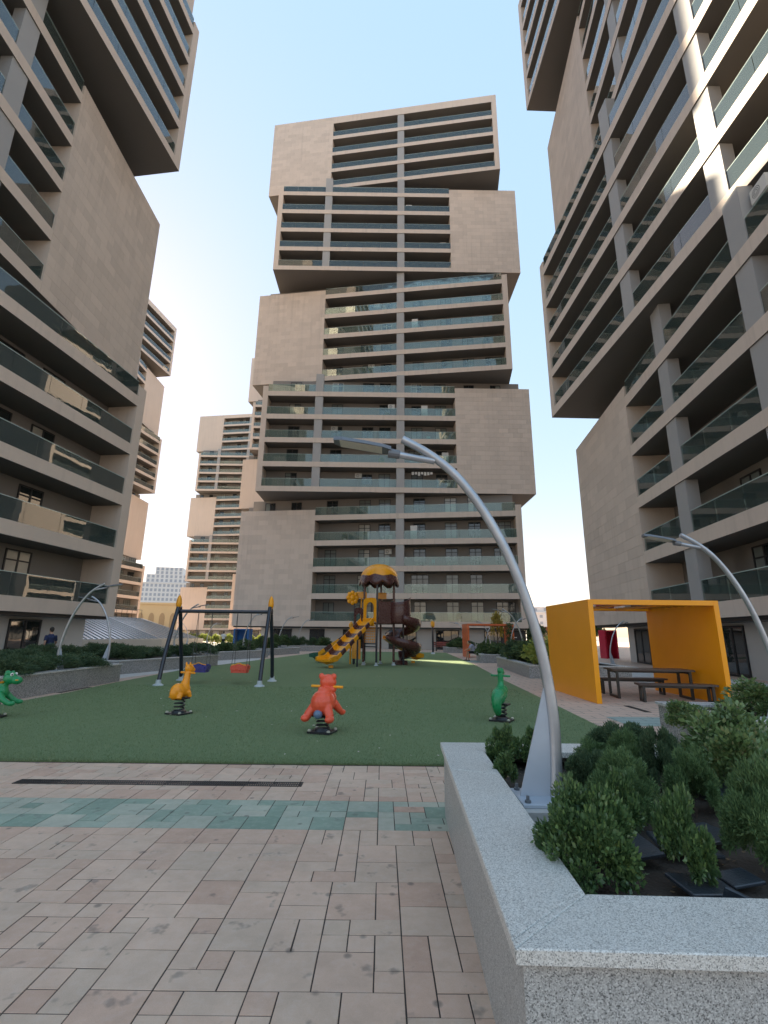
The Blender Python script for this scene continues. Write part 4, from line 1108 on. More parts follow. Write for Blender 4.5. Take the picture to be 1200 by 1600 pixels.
# climbing grid under the deck
b = MB()
for i in range(6): b.box((-.74 + i * .105, -.41 - i * .075, 1.15), (-.71 + i * .105, -.36 - i * .075, 2.05))
for i in range(7): b.tube([(-.74, -.40, 1.18 + i * .14), (-.18, -.80, 1.18 + i * .14)], .017, 6)
b.obj("climbing_grid", "plastic_yellow", PT)
for z in (.95, 1.1):
    b = MB(); b.tube([(-.8, -.35, z), (-.10, -.88, z)], .03, 8); b.obj("rail", "navy_steel", PT)
b = MB(); b.bprism([(-.03, -.4), (.03, -.4), (.03, .4), (-.03, .4)], .3, 1.3, .01); b.obj("side_panel", "plastic_yellow", PT, (-1.2, -.1, 0), .6)
# tunnel wall and hood leading to the spiral slide
b = MB(); b.bprism([(-.05, -.05), (.70, -.05), (.70, .05), (-.05, .05)], 2.15, 3.3, .03)
for i in range(4): b.bprism([(.05 + i * .16, -.085), (.10 + i * .16, -.085), (.10 + i * .16, -.05), (.05 + i * .16, -.05)], 2.3, 2.9, .01)
b.obj("guard_wall", "plastic_brown", PT, (.02, -.80, 0), math.radians(22))
hb = MB(); V = []; n = 22
for zi in range(9):
    for k in range(n):
        t = math.radians(-165 + 150 * k / (n - 1)); u_ = k / (n - 1)
        z = 2.12 + (1.22 + .22 * u_ ** 3 - .25 * math.sin(u_ * PI) * .4) * zi / 8
        r = .58 + .05 * math.sin(zi / 8 * PI) + (.06 if zi == 8 else 0)
        V.append((1.12 + r * math.cos(t), -.22 + r * math.sin(t), z))
hb.add(V, [(i * n + k, i * n + k + 1, (i + 1) * n + k + 1, (i + 1) * n + k) for i in range(8) for k in range(n - 1)])
o = hb.obj("hood", "plastic_brown", PT, smooth=True); o.modifiers.new("s", 'SOLIDIFY').thickness = .045
# spiral trough
prof = [(-.36, .34), (-.33, .14), (-.22, .02), (0, -.04), (.22, .02), (.34, .16), (.38, .42)]
Cx, Cy, Rr = 1.35, .05, .58
V = []; steps = 60
for i in range(steps + 1):
    t = i / steps; th = math.radians(-95) + t * math.radians(-560) * -1
    z = 2.18 - t * 1.92
    for (dx, dz) in prof:
        rr = Rr + dx; V.append((Cx + rr * math.cos(th), Cy + rr * math.sin(th), z + dz))
n = len(prof)
b = MB(); b.add(V, [(i * n + k, i * n + k + 1, (i + 1) * n + k + 1, (i + 1) * n + k) for i in range(steps) for k in range(n - 1)])
o = b.obj("spiral_slide", "plastic_brown", PT, smooth=True); sm = o.modifiers.new("s", 'SOLIDIFY'); sm.thickness = .035; sm.offset = -1
b = MB(); b.tube([(Cx, Cy, 0), (Cx, Cy, 2.6)], .055, 10); b.obj("spiral_post", "navy_steel", PT)
thE = math.radians(-95 + 560)
b = MB(); b.bprism([(-.4, -.3), (.4, -.3), (.4, .3), (-.4, .3)], .0, .22, .05); b.obj("slide_foot", "plastic_brown", PT, (Cx + Rr * math.cos(thE), Cy + Rr * math.sin(thE), 0), thE)
# slide at the back leading right
straight_slide((.35, .95, 1.35), (2.0, 2.1, .36), .5, PT, 4, ("plastic_yellow", "plastic_brown"), "plastic_yellow")
# ------------------------------------------------------------------ pavilions, furniture, people
def lacquer(name, col):
    mt, nt, b = new_mat(name)
    nt.links.new(mixc(nt, noise(nt, 1.2, 4), scaled(col, .9), scaled(col, 1.08)), b.inputs["Base Color"])
    b.inputs["Roughness"].default_value = .38; b.inputs["Coat Weight"].default_value = .1; b.inputs["Coat Roughness"].default_value = .12
lacquer("lacquer_yellow", (.95, .35, .002)); lacquer("lacquer_orange", (.66, .13, .03)); lacquer("lacquer_red", (.55, .012, .055)); lacquer("lacquer_blue", (.012, .12, .36))
glassy("louvre_glass", (.72, .70, .68), .12, .05)
mk("bronze_steel", (.055, .05, .045), .4, metal=.4, var=.2)
mk("table_wood", (.075, .055, .048), .35, var=.3, vscale=14)
def pavilion(label, x0, x1, y0, y1, h, mat, group="lacquered frame pavilions", roof=True, rear=True):
    T = thing("pavilion", label, "pavilion", ((x0 + x1) / 2, (y0 + y1) / 2, 0), 0, group)
    X = (x1 - x0) / 2; Y = (y1 - y0) / 2; t = .13
    def pb(nm, lo, hi):
        b = MB(); b.box(lo, hi); o = b.obj(nm, mat, T); m_ = o.modifiers.new("b", 'BEVEL'); m_.width = .006; m_.segments = 2; return o
    pb("side_wall", (-X, -Y, 0), (-X + t, Y, h)); pb("side_wall", (X - t, -Y, 0), (X, Y, h))
    if roof:
        pb("roof_beam", (-X + t, -Y, h - t), (X - t, -Y + .16, h)); pb("roof_beam", (-X + t, Y - .16, h - t), (X - t, Y, h))
        k = 9
        for i in range(k):
            y = -Y + .16 + (2 * Y - .32) * (i + .5) / k
            box("roof_slat", T, "louvre_glass", (-X + t, y - .11, h - .085), (X - t, y + .11, h - .07))
        for i in (1, 2):
            x = -X + t + (2 * X - 2 * t) * i / 3; box("roof_purlin", T, mat, (x - .03, -Y + .16, h - .12), (x + .03, Y - .16, h - .09))
    return T
pavilion("glossy yellow frame pavilion over the picnic table on the right", 5.30, 8.68, 12.6, 15.9, 2.54, "lacquer_yellow")
pavilion("orange frame pavilion before the central tower's shops", 6.3, 9.75, 36.7, 39.2, 2.45, "lacquer_orange")
pavilion("crimson pavilion seen through the yellow one beside the right tower", 17.0, 17.95, 37.9, 39.0, 2.1, "lacquer_red", roof=True)
pavilion("blue pavilion behind the right swing chains", -14.75, -13.25, 49.0, 50.4, 2.0, "lacquer_blue")
bp = [o for o in bpy.data.objects if o.get("label", "").startswith("blue pavilion")][0]
box("back_wall", bp, "lacquer_blue", (-.62, .55, 0), (.62, .66, 1.87))
rp = [o for o in bpy.data.objects if o.get("label", "").startswith("crimson")][0]
box("back_wall", rp, "lacquer_red", (-.34, .3, 0), (.34, .42, 1.97))
# picnic table and benches
def table(name, label, cat, loc, rz, L, W, h, top):
    T = thing(name, label, cat, loc, rz)
    for i in range(4 if W > .5 else 2):
        n = 4 if W > .5 else 2; y0 = -W / 2 + W * i / n
        b = MB(); b.box((-L / 2, y0 + .006, h - .045), (L / 2, y0 + W / n - .006, h)); b.obj("top_plank", "table_wood", T)
    for s in (-1, 1):
        x = s * (L / 2 - .12); b = MB(); q = .06
        b.box((x - q / 2, -W / 2 + .03, 0), (x + q / 2, -W / 2 + .03 + q, h - .047)); b.box((x - q / 2, W / 2 - .03 - q, 0), (x + q / 2, W / 2 - .03, h - .047))
        b.box((x - q / 2, -W / 2 + .03 + q, .0), (x + q / 2, W / 2 - .03 - q, q)); b.box((x - q / 2, -W / 2 + .03 + q, h - .047 - q), (x + q / 2, W / 2 - .03 - q, h - .047))
        b.obj("leg_frame", "bronze_steel", T)
    b = MB(); b.box((-L / 2 + .16, -.03, h - .11), (L / 2 - .16, .03, h - .05)); b.obj("rail", "bronze_steel", T)
    return T
table("picnic_table", "dark picnic table with bronze frame legs under the yellow pavilion", "table", (7.35, 13.95, 0), -.12, 2.1, .8, .76, 1)
table("bench", "dark bench in front of the picnic table", "bench", (7.55, 13.05, 0), -.12, 1.9, .36, .45, 1)
table("bench", "dark bench behind the picnic table", "bench", (7.3, 14.85, 0), -.12, 1.9, .36, .45, 1)
# red bench far behind
mk("bench_red", (.28, .07, .055), .5, var=.2, vscale=6)
T = thing("bench", "low red bench in the distance before the shop windows", "bench", (6.45, 51.0, 0))
for i in range(3):
    b = MB(); b.box((-1.2, -.22 + i * .16, .42), (1.2, -.08 + i * .16, .47)); b.obj("seat_slat", "bench_red", T)
for i in range(2):
    b = MB(); b.box((-1.2, .28, .55 + i * .2), (1.2, .33, .72 + i * .2)); b.obj("back_slat", "bench_red", T)
for s in (-1, 1):
    b = MB(); b.box((s * .95 - .05, -.2, 0), (s * .95 + .05, .27, .42)); b.box((s * .95 - .05, .22, .42), (s * .95 + .05, .28, .92)); b.obj("leg", "bronze_steel", T)
# drain grates
mk("grate_iron", (.055, .052, .05), .5, metal=.5, var=.3, vscale=20)
mk("grate_pit", (.01, .01, .01), .9)
def grate(label, cx, cy, L, W, rz=0):
    T = thing("drain_grate", label, "drain grate", (cx, cy, .004), rz)
    b = MB(); b.box((-L / 2, -W / 2, -.02), (L / 2, -W / 2 + .012, .003)); b.box((-L / 2, W / 2 - .012, -.02), (L / 2, W / 2, .003)); b.box((-L / 2, -W / 2 + .012, -.02), (-L / 2 + .02, W / 2 - .012, .003)); b.box((L / 2 - .02, -W / 2 + .012, -.02), (L / 2, W / 2 - .012, .003))
    b.obj("frame", "grate_iron", T)
    box("pit", T, "grate_pit", (-L / 2 + .02, -W / 2 + .012, -.012), (L / 2 - .02, W / 2 - .012, -.004))
    b = MB(); x = -L / 2 + .03
    while x < L / 2 - .03:
        b.box((x, -W / 2 + .012, -.004), (x + .011, W / 2 - .012, .002)); x += .024
    b.box((-L / 2 + .02, -.006, -.003), (L / 2 - .02, .006, .0028))
    tag(b.obj("bars", "grate_iron", T), kind="stuff")
grate("long iron drain grate set in the pavers in front of the turf", -2.42, 5.82, 3.12, .15)
grate("iron drain grate in the paving beside the yellow pavilion", 5.87, 11.8, 1.0, .13, PI / 2)
grate("drain grate in the path beside the near left planter", -8.62, 14.3, 1.4, .13, PI / 2)
# people
def skin(name, c): mk(name, c, .5, var=.05, spec=.4)
skin("skin", (.38, .23, .16)); mk("hair_dark", (.02, .016, .014), .6); mk("cloth_navy", (.016, .026, .075), .85); mk("cloth_white", (.70, .69, .66), .85); mk("cloth_black", (.016, .016, .018), .85)
mk("cloth_jeans", (.16, .22, .34), .85); mk("cloth_lilac", (.30, .29, .38), .85); mk("cloth_pale", (.60, .55, .47), .85); mk("shoe", (.05, .05, .055), .6)
def person(label, loc, rz, pose, shirt, legs, shoes="shoe"):
    T = thing("person", label, "person", loc, rz)
    J = pose
    def body(b):
        b.tube([J['hip'], J['waist'], J['chest'], J['neck']], [.145, .125, .155, .06], 12); b.tube([J['neck'], J['head']], [.055, .06], 10); b.ball(J['head'], (.078, .095, .115), 14, 10)
        f = Vector(J['head']) + Vector((0, .1, -.015)); b.ball(f, (.016, .02, .02), 8, 6)
        for s in 'lr':
            sg = -1 if s == 'l' else 1
            h = Vector(J['hip']) + Vector((sg * .09, 0, 0)); b.tube([h, J['knee_' + s], J['ankle_' + s]], [.085, .058, .04], 10)
            a = Vector(J['ankle_' + s]); b.tube([a + Vector((0, -.04, -.03)), a + Vector((0, .16, -.05))], [.04, .032], 8)
            sh = Vector(J['chest']) + Vector((sg * .17, 0, .06)); b.tube([sh, J['elbow_' + s], J['hand_' + s]], [.052, .04, .028], 10)
            hd = Vector(J['hand_' + s]); dr = (hd - Vector(J['elbow_' + s])).normalized(); b.ball(hd + dr * .04, (.035, .025, .045), 8, 6)
            for k in range(4): q = hd + dr * .07 + Vector((0, (k - 1.5) * .018, 0)); b.tube([q, q + dr * (.055 + .01 * (k in (1, 2)))], .009, 6)
            b.tube([hd + dr * .03 + Vector((0, .03, 0)), hd + dr * .07 + Vector((0, .05, 0))], .01, 6)
    blob("body", "skin", T, body, .012, 2)
    def sh_(b):
        b.tube([J['hip'], J['waist'], J['chest'], Vector(J['chest']) + (Vector(J['neck']) - Vector(J['chest'])) * .75], [.165, .148, .175, .085], 12)
        for s in 'lr':
            sg = -1 if s == 'l' else 1; sh = Vector(J['chest']) + Vector((sg * .16, 0, .06)); e = Vector(J['elbow_' + s]); b.tube([sh, sh + (e - sh) * .75], [.075, .066], 10)
    blob("shirt", shirt, T, sh_, .016, 3)
    def tr_(b):
        b.ball(J['hip'], (.17, .13, .13), 12, 8)
        for s in 'lr':
            sg = -1 if s == 'l' else 1; h = Vector(J['hip']) + Vector((sg * .09, 0, -.02)); k = Vector(J['knee_' + s]); a = Vector(J['ankle_' + s])
            end = a if legs[1] else h + (k - h) * .95
            b.tube([h, k, a + (k - a) * .1] if legs[1] else [h, end], [.10, .075, .065] if legs[1] else [.10, .08], 10)
    blob("trousers", legs[0], T, tr_, .016, 3)
    hp = Vector(J['head'])
    blob("hair", "hair_dark", T, lambda b: (b.ball(hp + Vector((0, -.022, .03)), (.086, .092, .10), 12, 8), b.ball(hp + Vector((0, -.05, -.02)), (.07, .06, .07), 10, 6)), .012, 2)
    for s in 'lr':
        a = Vector(J['ankle_' + s]); b = MB(); b.tube([a + Vector((0, -.06, -.035)), a + Vector((0, .05, -.04)), a + Vector((0, .18, -.055))], [.05, .05, .038], 10); b.obj("shoe", shoes, T, smooth=True)
    return T
stand = dict(hip=(0, 0, .95), waist=(0, .0, 1.12), chest=(0, .0, 1.34), neck=(0, .01, 1.52), head=(0, .03, 1.64), knee_l=(-.10, .04, .5), ankle_l=(-.11, -.02, .09), knee_r=(.10, .06, .5), ankle_r=(.11, .02, .09),
             elbow_l=(-.26, -.04, 1.12), hand_l=(-.27, .05, .88), elbow_r=(.27, -.05, 1.12), hand_r=(.29, .02, .86))
walk = dict(stand, knee_l=(-.09, .16, .52), ankle_l=(-.09, .22, .12), knee_r=(.09, -.02, .5), ankle_r=(.09, -.30, .14), elbow_l=(-.26, -.12, 1.14), hand_l=(-.27, -.12, .9), elbow_r=(.26, .06, 1.13), hand_r=(.26, .2, .95))
person("person in a navy T-shirt and jeans walking towards the left tower's door", (-13.75, 20.6, .0), math.radians(60), walk, "cloth_navy", ("cloth_jeans", True))
person("person in a white shirt and dark trousers walking away in the far sunlight", (-17.3, 54.0, .0), math.radians(15), walk, "cloth_white", ("cloth_black", True))
sit = dict(hip=(0, 0, .58), waist=(0, .05, .74), chest=(0, .18, .94), neck=(0, .28, 1.08), head=(0, .36, 1.16), knee_l=(-.12, .42, .55), ankle_l=(-.12, .40, .09), knee_r=(.13, .43, .56), ankle_r=(.16, .52, .09),
           elbow_l=(-.22, .34, .76), hand_l=(-.10, .48, .72), elbow_r=(.22, .34, .76), hand_r=(.1, .50, .70))
person("person in a lilac shirt and black shorts sitting bent forward on the planter rim", (5.98, 32.5, -.02), math.radians(90), sit, "cloth_lilac", ("cloth_black", False))
# ------------------------------------------------------------------ skylight, signs, far buildings, balcony things
mk("parapet_stone", (.46, .42, .36), .8, var=.1, vscale=.8, fine=.08, fscale=8)
mt, nt, b = new_mat("skylight_glass"); b.inputs["Base Color"].default_value = (.42, .44, .46, 1); b.inputs["Roughness"].default_value = .18; b.inputs["Specular IOR Level"].default_value = 1.0; b.inputs["Metallic"].default_value = .35
mk("skylight_bar", (.22, .22, .22), .5)
T = thing("skylight_roof", "low sloping ribbed glass skylight on a stone parapet left of the turf", "skylight", (-24.5, 47.0, 0))
poly = [(-28.5, 41.5), (-19.5, 39.2), (-17.2, 62), (-34, 66)]
poly = [(-27.4, 42.6), (-26.2, 49), (-24.4, 55), (-24.0, 66.5), (-44, 70), (-44, 40)]
lp = [(x + 24.5, y - 47) for x, y in poly]
n = len(lp); wi = inset(lp, .35)
for i in range(n):
    j = (i + 1) % n; b = MB(); b.prism([lp[i], lp[j], wi[j], wi[i]], -.03, .85); b.obj("parapet_wall", "parapet_stone", T)
ridge = [(-12.5, 0.5), (-12, 15.5)]
eave = [wi[0], wi[1], wi[2], wi[3]]
top = [(-9.8, -.5), (-8.6, 4.5), (-7.4, 9.5), (-6.8, 17.0)]
zt, ze = 3.3, .9
for i in range(3):
    k = 9
    for q in range(k):
        l = lambda a, c, t: (a[0] + (c[0] - a[0]) * t, a[1] + (c[1] - a[1]) * t)
        e0, e1 = l(eave[i], eave[i + 1], q / k), l(eave[i], eave[i + 1], (q + 1) / k)
        t0, t1 = l(top[i], top[i + 1], q / k), l(top[i], top[i + 1], (q + 1) / k)
        b = MB(); b.add([(*e0, ze), (*e1, ze), (*t1, zt), (*t0, zt), (*e0, ze - .03), (*e1, ze - .03), (*t1, zt - .03), (*t0, zt - .03)], CUBE_F if False else [(0, 1, 2, 3), (7, 6, 5, 4), (0, 4, 5, 1), (1, 5, 6, 2), (2, 6, 7, 3), (3, 7, 4, 0)])
        b.obj("glass_pane", "skylight_glass", T)
        b = MB(); b.tube([(*e0, ze + .02), (*t0, zt + .02)], .05, 6); b.obj("glazing_bar", "skylight_bar", T)
b = MB(); b.add([(*eave[0], ze), (*top[0], zt), (-15, -.5, zt), (-18, -4, ze)], [(0, 1, 2, 3)]); b.obj("end_pane", "skylight_glass", T)
b = MB(); b.prism([top[0], top[1], top[2], top[3], (-15, 17), (-15, -.5)], zt - .06, zt + .02); b.obj("flat_roof", "parapet_stone", T)
# railing on the skylight
T = thing("railing", "thin metal railing standing on the flat roof behind the skylight", "railing", (-32.2, 56, 3.32))
b = MB(); b.tube([(-2, -8, 1.1), (0, 9.5, 1.1)], .03, 6); b.obj("top_rail", "bronze_steel", T)
for i in range(18):
    t = i / 17; b = MB(); b.tube([(-2 + 2 * t, -8 + 17.5 * t, 0), (-2 + 2 * t, -8 + 17.5 * t, 1.1)], .025, 6); b.obj("post", "bronze_steel", T)
# black sign wall at the central tower's foot
mk("sign_black", (.012, .012, .014), .4); mt, nt, b = new_mat("sign_white"); b.inputs["Base Color"].default_value = (.8, .8, .78, 1)
a_ = math.radians(-8.1)
c0, _ = at_c('E', 32.55, 1.1, 0)
T = thing("sign_wall", "black sign wall with white round mark under the central tower's right corner", "sign", (-15.5 + c0[0], 55.25 + c0[1], 0), a_)
b = MB(); b.box((-1.35, -.1, 0), (1.35, .1, 2.2)); b.obj("panel", "sign_black", T)
b = MB()
V = [(.17 * math.cos(t) - .75, -.106, 1.45 + .17 * math.sin(t)) for t in np.linspace(0, 2 * PI, 17)[:-1]]; Vi = [(.11 * math.cos(t) - .75, -.106, 1.45 + .11 * math.sin(t)) for t in np.linspace(0, 2 * PI, 17)[:-1]]
b.add(V + Vi, [(i, (i + 1) % 16, 16 + (i + 1) % 16, 16 + i) for i in range(16)]); b.obj("emblem", "sign_white", T)
b = MB(); x = -.45
for w in (.1, .07, .1, .09, .05, .1, .08, .1): b.box((x, -.106, 1.38), (x + w * .8, -.1, 1.47)); x += w + .02
tag(b.obj("lettering", "sign_white", T), kind="stuff")
# far buildings
mk("far_white", (.62, .63, .64), .7, var=.05, vscale=.1); mk("far_window", (.30, .34, .40), .3); mk("far_ochre", (.56, .42, .24), .8, var=.1, vscale=.2); mk("far_ochre_dark", (.36, .25, .14), .8); mk("far_roof", (.34, .12, .08), .8)
def grid_building(name, label, loc, rz, W, D, H, nx, nz, wall, wmat, ww=.62, wh=.6, steps=()):
    T = thing(name, label, "building", loc, rz)
    b = MB(); b.box((-W / 2, 0, 0), (W / 2, D, H)); b.obj("wall", wall, T)
    for (x0, x1, z0, z1) in steps: b = MB(); b.box((x0, .6, z0), (x1, D - .6, z1)); b.obj("wall", wall, T)
    wm = MB(); cw = W / nx; ch = H / nz; wm.box((-cw * ww / 2, -.06, -ch * wh / 2), (cw * ww / 2, .0, ch * wh / 2)); wme = wm.mesh("window", wmat)
    for i in range(nx):
        for j in range(nz):
            link("window", wme, T, (-W / 2 + (i + .5) * cw, 0, (j + .5) * ch))
    for (x0, x1, z0, z1) in steps:
        k = max(2, int((x1 - x0) / cw)); m2 = max(1, round((z1 - z0) / ch))
        for i in range(k):
            for j in range(m2): link("window", wme, T, (x0 + (i + .5) * (x1 - x0) / k, .6, z0 + (j + .5) * (z1 - z0) / m2))
    b = MB(); b.box((-W / 2 - .3, -.35, H), (W / 2 + .3, D + .3, H + .5)); b.obj("cornice", wall, T)
    return T
grid_building("apartment_block", "white gridded apartment block far behind the left tower", (-137, 300, 0), .2, 34, 16, 31, 14, 11, "far_white", "far_window", .6, .62, steps=((-10, 14, 31.5, 36.5), (-5, 11, 36.5, 41)))
T = thing("ochre_building", "low ochre building with pointed arches far behind the skylight", "building", (-92, 200, 0), .1)
b = MB(); b.box((-13, 0, 0), (13, 12, 12.5)); b.obj("wall", "far_ochre", T)
b = MB(); b.box((-13.4, -.4, 12.5), (13.4, 12.4, 13.3)); b.obj("cornice", "far_ochre", T)
for i in range(6):
    x = -10.5 + i * 4.2; b = MB()
    pts = [(x - 1.1, 2), (x - 1.1, 7)] + [(x - 1.1 * math.cos(t), 7 + 2.2 * math.sin(t)) for t in np.linspace(0, PI, 9)[1:-1]] + [(x + 1.1, 7), (x + 1.1, 2)]
    b.add([(p, -.08, q) for p, q in pts], [tuple(range(len(pts)))]); b.obj("arched_window", "far_ochre_dark", T)
grid_building("white_house", "white house with small dark windows far off between the central and right towers", (73, 216, 0), -.1, 16, 12, 11.5, 5, 4, "far_white", "far_window", .4, .42, steps=((-7.5, 1, 12, 14.2),))
T = thing("kiosk", "low red-roofed kiosk beyond the black sign wall", "kiosk", (33, 92, 0))
b = MB(); b.box((-3.2, 0, 0), (3.2, 4, 2.3)); b.obj("wall", "far_ochre", T)
b = MB(); b.box((-3.8, -.6, 2.3), (3.8, 4.4, 3.3)); b.obj("roof", "far_roof", T)
# small trees
def small_tree(label, loc, h, r, mat, cone=False, seed=1, n=2200, leaf=.28):
    T = thing("tree", label, "tree", loc)
    b = MB(); b.tube(catmull([(0, 0, -.05), (.03, .02, h * .35), (-.02, .03, h * .8)], 3), [.07, .06, .055, .05, .04, .035, .02], 8)
    for k in range(5):
        a = k * 1.3; b.tube([(0, 0, h * (.35 + .08 * k)), (math.cos(a) * r * .6, math.sin(a) * r * .6, h * (.5 + .08 * k))], [.03, .01], 6)
    b.obj("trunk", "bark", T)
    r_ = np.random.default_rng(seed)
    if cone:
        z = r_.random(n) ** 1.3; rr = (1 - z) * np.sqrt(r_.random(n)) ; th = r_.random(n) * 2 * PI
        p = np.stack([rr * np.cos(th) * r, rr * np.sin(th) * r, h * (.12 + .88 * z)], 1)
        d = rand_dirs(r_, n) + np.array([0, 0, .6]); L = leaf * (.6 + .8 * r_.random(n)); V, F = leaves(p, d, rand_dirs(r_, n), L, L * .3)
        link("crown", mesh_arr("crown", V, F, mat), T)
    else:
        link("crown", leafy_mesh("crown", seed, 1, 1, 1, n, leaf / r, mat, 24, .36), T, (0, 0, h * .45), 0, (r, r, h * .36))
    return T
small_tree("slim sapling with yellowed crown inside the orange pavilion", (9.3, 40.2, 0), 3.4, .5, "yellow_leaf", seed=4, n=600, leaf=.14)
small_tree("dark cypress right of the black sign wall", (18.7, 62, 0), 4.4, .8, "dark_needle", True, 5)
small_tree("round green tree in the gap left of the yellow pavilion", (21.5, 70, 0), 3.4, 1.4, "far_leaf", seed=6)
small_tree("narrow cypress seen through the yellow pavilion", (27.0, 66, 0), 5.2, 1.0, "far_leaf", True, 7)
small_tree("leafy tree seen through the yellow pavilion beside the lamp", (24.5, 58, 0), 3.6, 1.3, "far_leaf", seed=8)
T = thing("climbing_plant", "climbing plant on the right leg of the orange pavilion", "plant", (9.35, 36.55, 0))
r_ = np.random.default_rng(5); n_ = 700
p = np.stack([r_.normal(0, .12, n_), r_.normal(0, .05, n_), r_.random(n_) * 2.5], 1); V, F = leaves(p, rand_dirs(r_, n_), rand_dirs(r_, n_), np.full(n_, .12), np.full(n_, .04))
link("foliage", mesh_arr("foliage", V, F, "far_leaf"), T); b = MB(); b.tube([(0, .05, 0), (.03, .05, 1.2), (0, .05, 2.4)], .015, 6); b.obj("stem", "bark", T)
# hedge strip far left
for i in range(7):
    shrub("lime green hedge shrub in the far sunlit bed left of the walking man", (-27 + i * 1.6, 70 + i * .3, 0), LFm[1], i, (1.1, .8, .9), "lime hedge shrubs")
# balcony things
mk("ac_white", (.60, .59, .55), .45, var=.08, vscale=6)
AC0 = MB(); AC0.bprism([(-.42, -.16), (.42, -.16), (.42, .16), (-.42, .16)], -.3, .3, .02); ac_me = AC0.mesh("casing", "ac_white")
fg_ = MB()
for r0 in (.07, .13, .19):
    V = [(-.1 + (r0 + dr) * math.cos(t), -.165, (r0 + dr) * math.sin(t)) for dr in (0, .02) for t in np.linspace(0, 2 * PI, 17)[:-1]]
    fg_.add(V, [(i, (i + 1) % 16, 16 + (i + 1) % 16, 16 + i) for i in range(16)])
fan_me = fg_.mesh("fan_grille", "dark_frame")
def ac(label, tw, at_, fr, s, d, z, extra=0.0):
    (x, y, zz), a = at_(fr, s, d, z)
    p = tw.matrix_basis @ Vector((x, y, zz)) if False else (Matrix.Translation(tw.location) @ Matrix.Rotation(tw.rotation_euler.z, 4, 'Z')) @ Vector((x, y, zz))
    T = thing("air_conditioner", label, "air conditioner", p, tw.rotation_euler.z + a + extra, "air conditioner units on balconies")
    link("casing", ac_me, T); link("fan_grille", fan_me, T)
ac("boxy air conditioner hung beside a pillar of the right tower at the right edge", RIGHT, at_r, 'E', 22.85, .5, 17.35)
ac("air conditioner left of the central pillar in the central tower's top block", CENTER, at_c, 'E', 18.95, .7, zb(22) + 1.6)
ac("air conditioner left of the central pillar in the central tower's second block from the top", CENTER, at_c, 'D', 16.4, .6, zb(18) + 1.4)
ac("air conditioner right of the central pillar in the central tower's second block from the top", CENTER, at_c, 'D', 18.6, .7, zb(18) + 2.0)
ac("air conditioner at balcony floor level left of the central pillar above the mushroom roof", CENTER, at_c, 'E', 18.6, .6, zb(3) + 1.0)
ac("air conditioner left of the central pillar two floors above the lamp head", CENTER, at_c, 'D', 16.3, .7, zb(8) + 2.1)
# laundry and rack
def at_world(tw, at_, fr, s, d, z):
    (x, y, zz), a = at_(fr, s, d, z); return (Matrix.Translation(tw.location) @ Matrix.Rotation(tw.rotation_euler.z, 4, 'Z')) @ Vector((x, y, zz)), tw.rotation_euler.z + a
mk("cloth_teal", (.28, .47, .46), .85)
p, a = at_world(RIGHT, at_r, 'E', 18.8, .9, zb(1) + BT)
T = thing("drying_rack", "folding drying rack with pale teal laundry on a low balcony of the right tower", "drying rack", p, a)
for s in (-1, 1):
    b = MB(); b.tube([(s * .5, -.25, 0), (s * .5, .25, 1.0)], .012, 6); b.tube([(s * .5, .25, 0), (s * .5, -.25, 1.0)], .012, 6); b.obj("frame", "white_frame", T)
for i in range(4):
    b = MB(); V = []; w = .22
    for j in range(7): V += [(-.5 + i * .26, -.2 + .4 * j / 6, 1.0 - .5 * abs(j - 3) / 3 * 1.1), (-.5 + i * .26 + w, -.2 + .4 * j / 6, 1.0 - .5 * abs(j - 3) / 3)]
    b.add(V, [(2 * j, 2 * j + 1, 2 * j + 3, 2 * j + 2) for j in range(6)]); o = b.obj("laundry", "cloth_teal" if i % 2 else "cloth_pale", T); o.modifiers.new("s", 'SOLIDIFY').thickness = .006
p, a = at_world(CENTER, at_c, 'D', 20.2, .6, zb(5) + BT + 2.1)
T = thing("hanging_laundry", "white laundry hanging from a balcony ceiling behind the curved lamp post", "laundry", p, a)
b = MB(); b.tube([(-1.4, 0, .1), (1.4, 0, .1)], .015, 6); b.obj("line", "chain_steel", T)
for i in range(7):
    b = MB(); w = .28; h = random.uniform(.3, .6); V = [(-1.35 + i * .38 + w * k / 3, .02 * math.sin(k * 2 + i), z) for z in (.1, .1 - h) for k in range(4)]
    b.add(V, [(k, k + 1, k + 5, k + 4) for k in range(3)]); o = b.obj("garment", "cloth_white", T); o.modifiers.new("s", 'SOLIDIFY').thickness = .006
def balcony_set(label, tw, at_, fr, s, z):
    p, a = at_world(tw, at_, fr, s, .9, z)
    T = thing("balcony_table", label, "table", p, a, "small white balcony tables")
    b = MB(); b.lathe([(.3, .68), (.3, .72)], 14); b.obj("top", "ac_white", T)
    b = MB(); b.tube([(0, 0, .03), (0, 0, .68)], .025, 8); b.lathe([(.2, 0), (.18, .03)], 12); b.obj("pedestal", "ac_white", T)
balcony_set("small white table on the third balcony row of the central tower's right half", CENTER, at_c, 'E', 28.6, zb(2) + BT)
balcony_set("small white table on the second balcony row of the central tower's right half", CENTER, at_c, 'E', 28.9, zb(1) + BT)
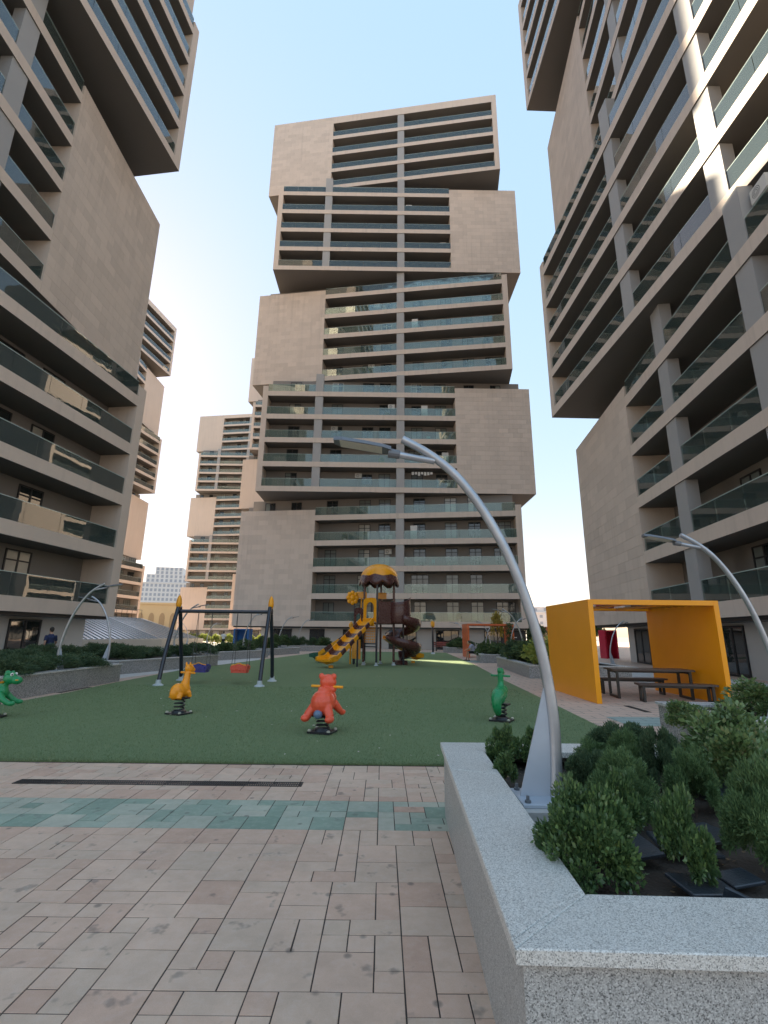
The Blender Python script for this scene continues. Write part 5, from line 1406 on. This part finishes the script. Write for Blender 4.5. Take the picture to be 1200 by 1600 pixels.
# things people keep on the central tower's balconies
ORD = ("lowest", "second", "third", "fourth", "fifth", "sixth", "seventh", "eighth", "ninth", "tenth", "eleventh", "twelfth", "thirteenth", "fourteenth", "fifteenth", "sixteenth", "seventeenth", "eighteenth", "nineteenth", "twentieth")
def chair(label, p, a, mat):
    T = thing("balcony_chair", label, "chair", p, a, "chairs on the central tower's balconies")
    b = MB(); b.box((-.22, -.22, .42), (.22, .22, .46)); b.obj("seat", mat, T)
    b = MB(); b.box((-.22, .19, .46), (.22, .23, .88)); b.obj("backrest", mat, T)
    for x in (-.19, .19):
        for y in (-.19, .19): b = MB(); b.box((x - .02, y - .02, 0), (x + .02, y + .02, .42)); b.obj("leg", mat, T)
def pot(label, p, a, k):
    T = thing("potted_plant", label, "plant", p, a, "potted plants on the central tower's balconies")
    b = MB(); b.lathe([(.13, 0), (.18, .32)], 12); b.obj("pot", "bench_red" if k % 2 else "ac_white", T)
    link("foliage", LFm[k % 3], T, (0, 0, .28), k, (.34, .34, .5))
def locker(label, p, a):
    T = thing("storage_cabinet", label, "cabinet", p, a, "cabinets on the central tower's balconies")
    b = MB(); b.box((-.4, -.2, .05), (.4, .2, 1.7)); b.obj("carcass", "ac_white", T)
    for s_ in (-1, 1): b = MB(); b.box((s_ * .2 - .19, -.22, .08), (s_ * .2 + .19, -.2, 1.67)); b.obj("door", "white_frame", T)
rr = random.Random(12); n_item = 0; used = set()
for row in (0, 1, 2, 3, 5, 6, 7, 8, 10, 11, 12, 13, 15, 16):
    fr = 'E' if (row // 5) % 2 == 0 else 'D'
    for side in ("left", "right"):
        if rr.random() < .3: continue
        if fr == 'E': s_ = rr.uniform(10.4, 18.6) if side == "left" else rr.uniform(21.4, 32.4)
        else: s_ = rr.uniform(8.4, 16) if side == "left" else rr.uniform(18.8, 23.6)
        p, a = at_world(CENTER, at_c, fr, s_, rr.uniform(.6, 1.3), zb(row) + BT)
        kind_ = n_item % 4; n_item += 1
        where = "on the %s balcony row up the central tower, %s of its grey pillar" % (ORD[row], side)
        if kind_ == 0: chair("small chair " + where, p, a + rr.uniform(-1, 1), rr.choice(("ac_white", "bronze_steel", "cloth_teal")))
        elif kind_ == 1: pot("potted plant " + where, p, a, n_item)
        elif kind_ == 2: locker("pale cabinet " + where, p, a)
        else:
            (x_, y_, z_), aa = at_c(fr, s_, 1.7, zb(row) + BT + 2.0); ac("air conditioner " + where, CENTER, at_c, fr, s_, 1.7, zb(row) + BT + 1.95)
# litter on the turf
b = MB(); rr = random.Random(3)
for i in range(46):
    x = rr.uniform(-7.5, 3.2); y = 7 + rr.random() ** 1.5 * 14; s_ = rr.uniform(.008, .022)
    b.obox((x, y, .034), (s_ * 2, s_, .004), Matrix.Rotation(rr.random() * 3, 3, 'Z') @ Matrix.Rotation(rr.uniform(-.4, .4), 3, 'X'))
tag(b.obj("scattered_litter", "cloth_pale"), "tiny pale scraps and petals scattered over the turf", "litter", kind="stuff")
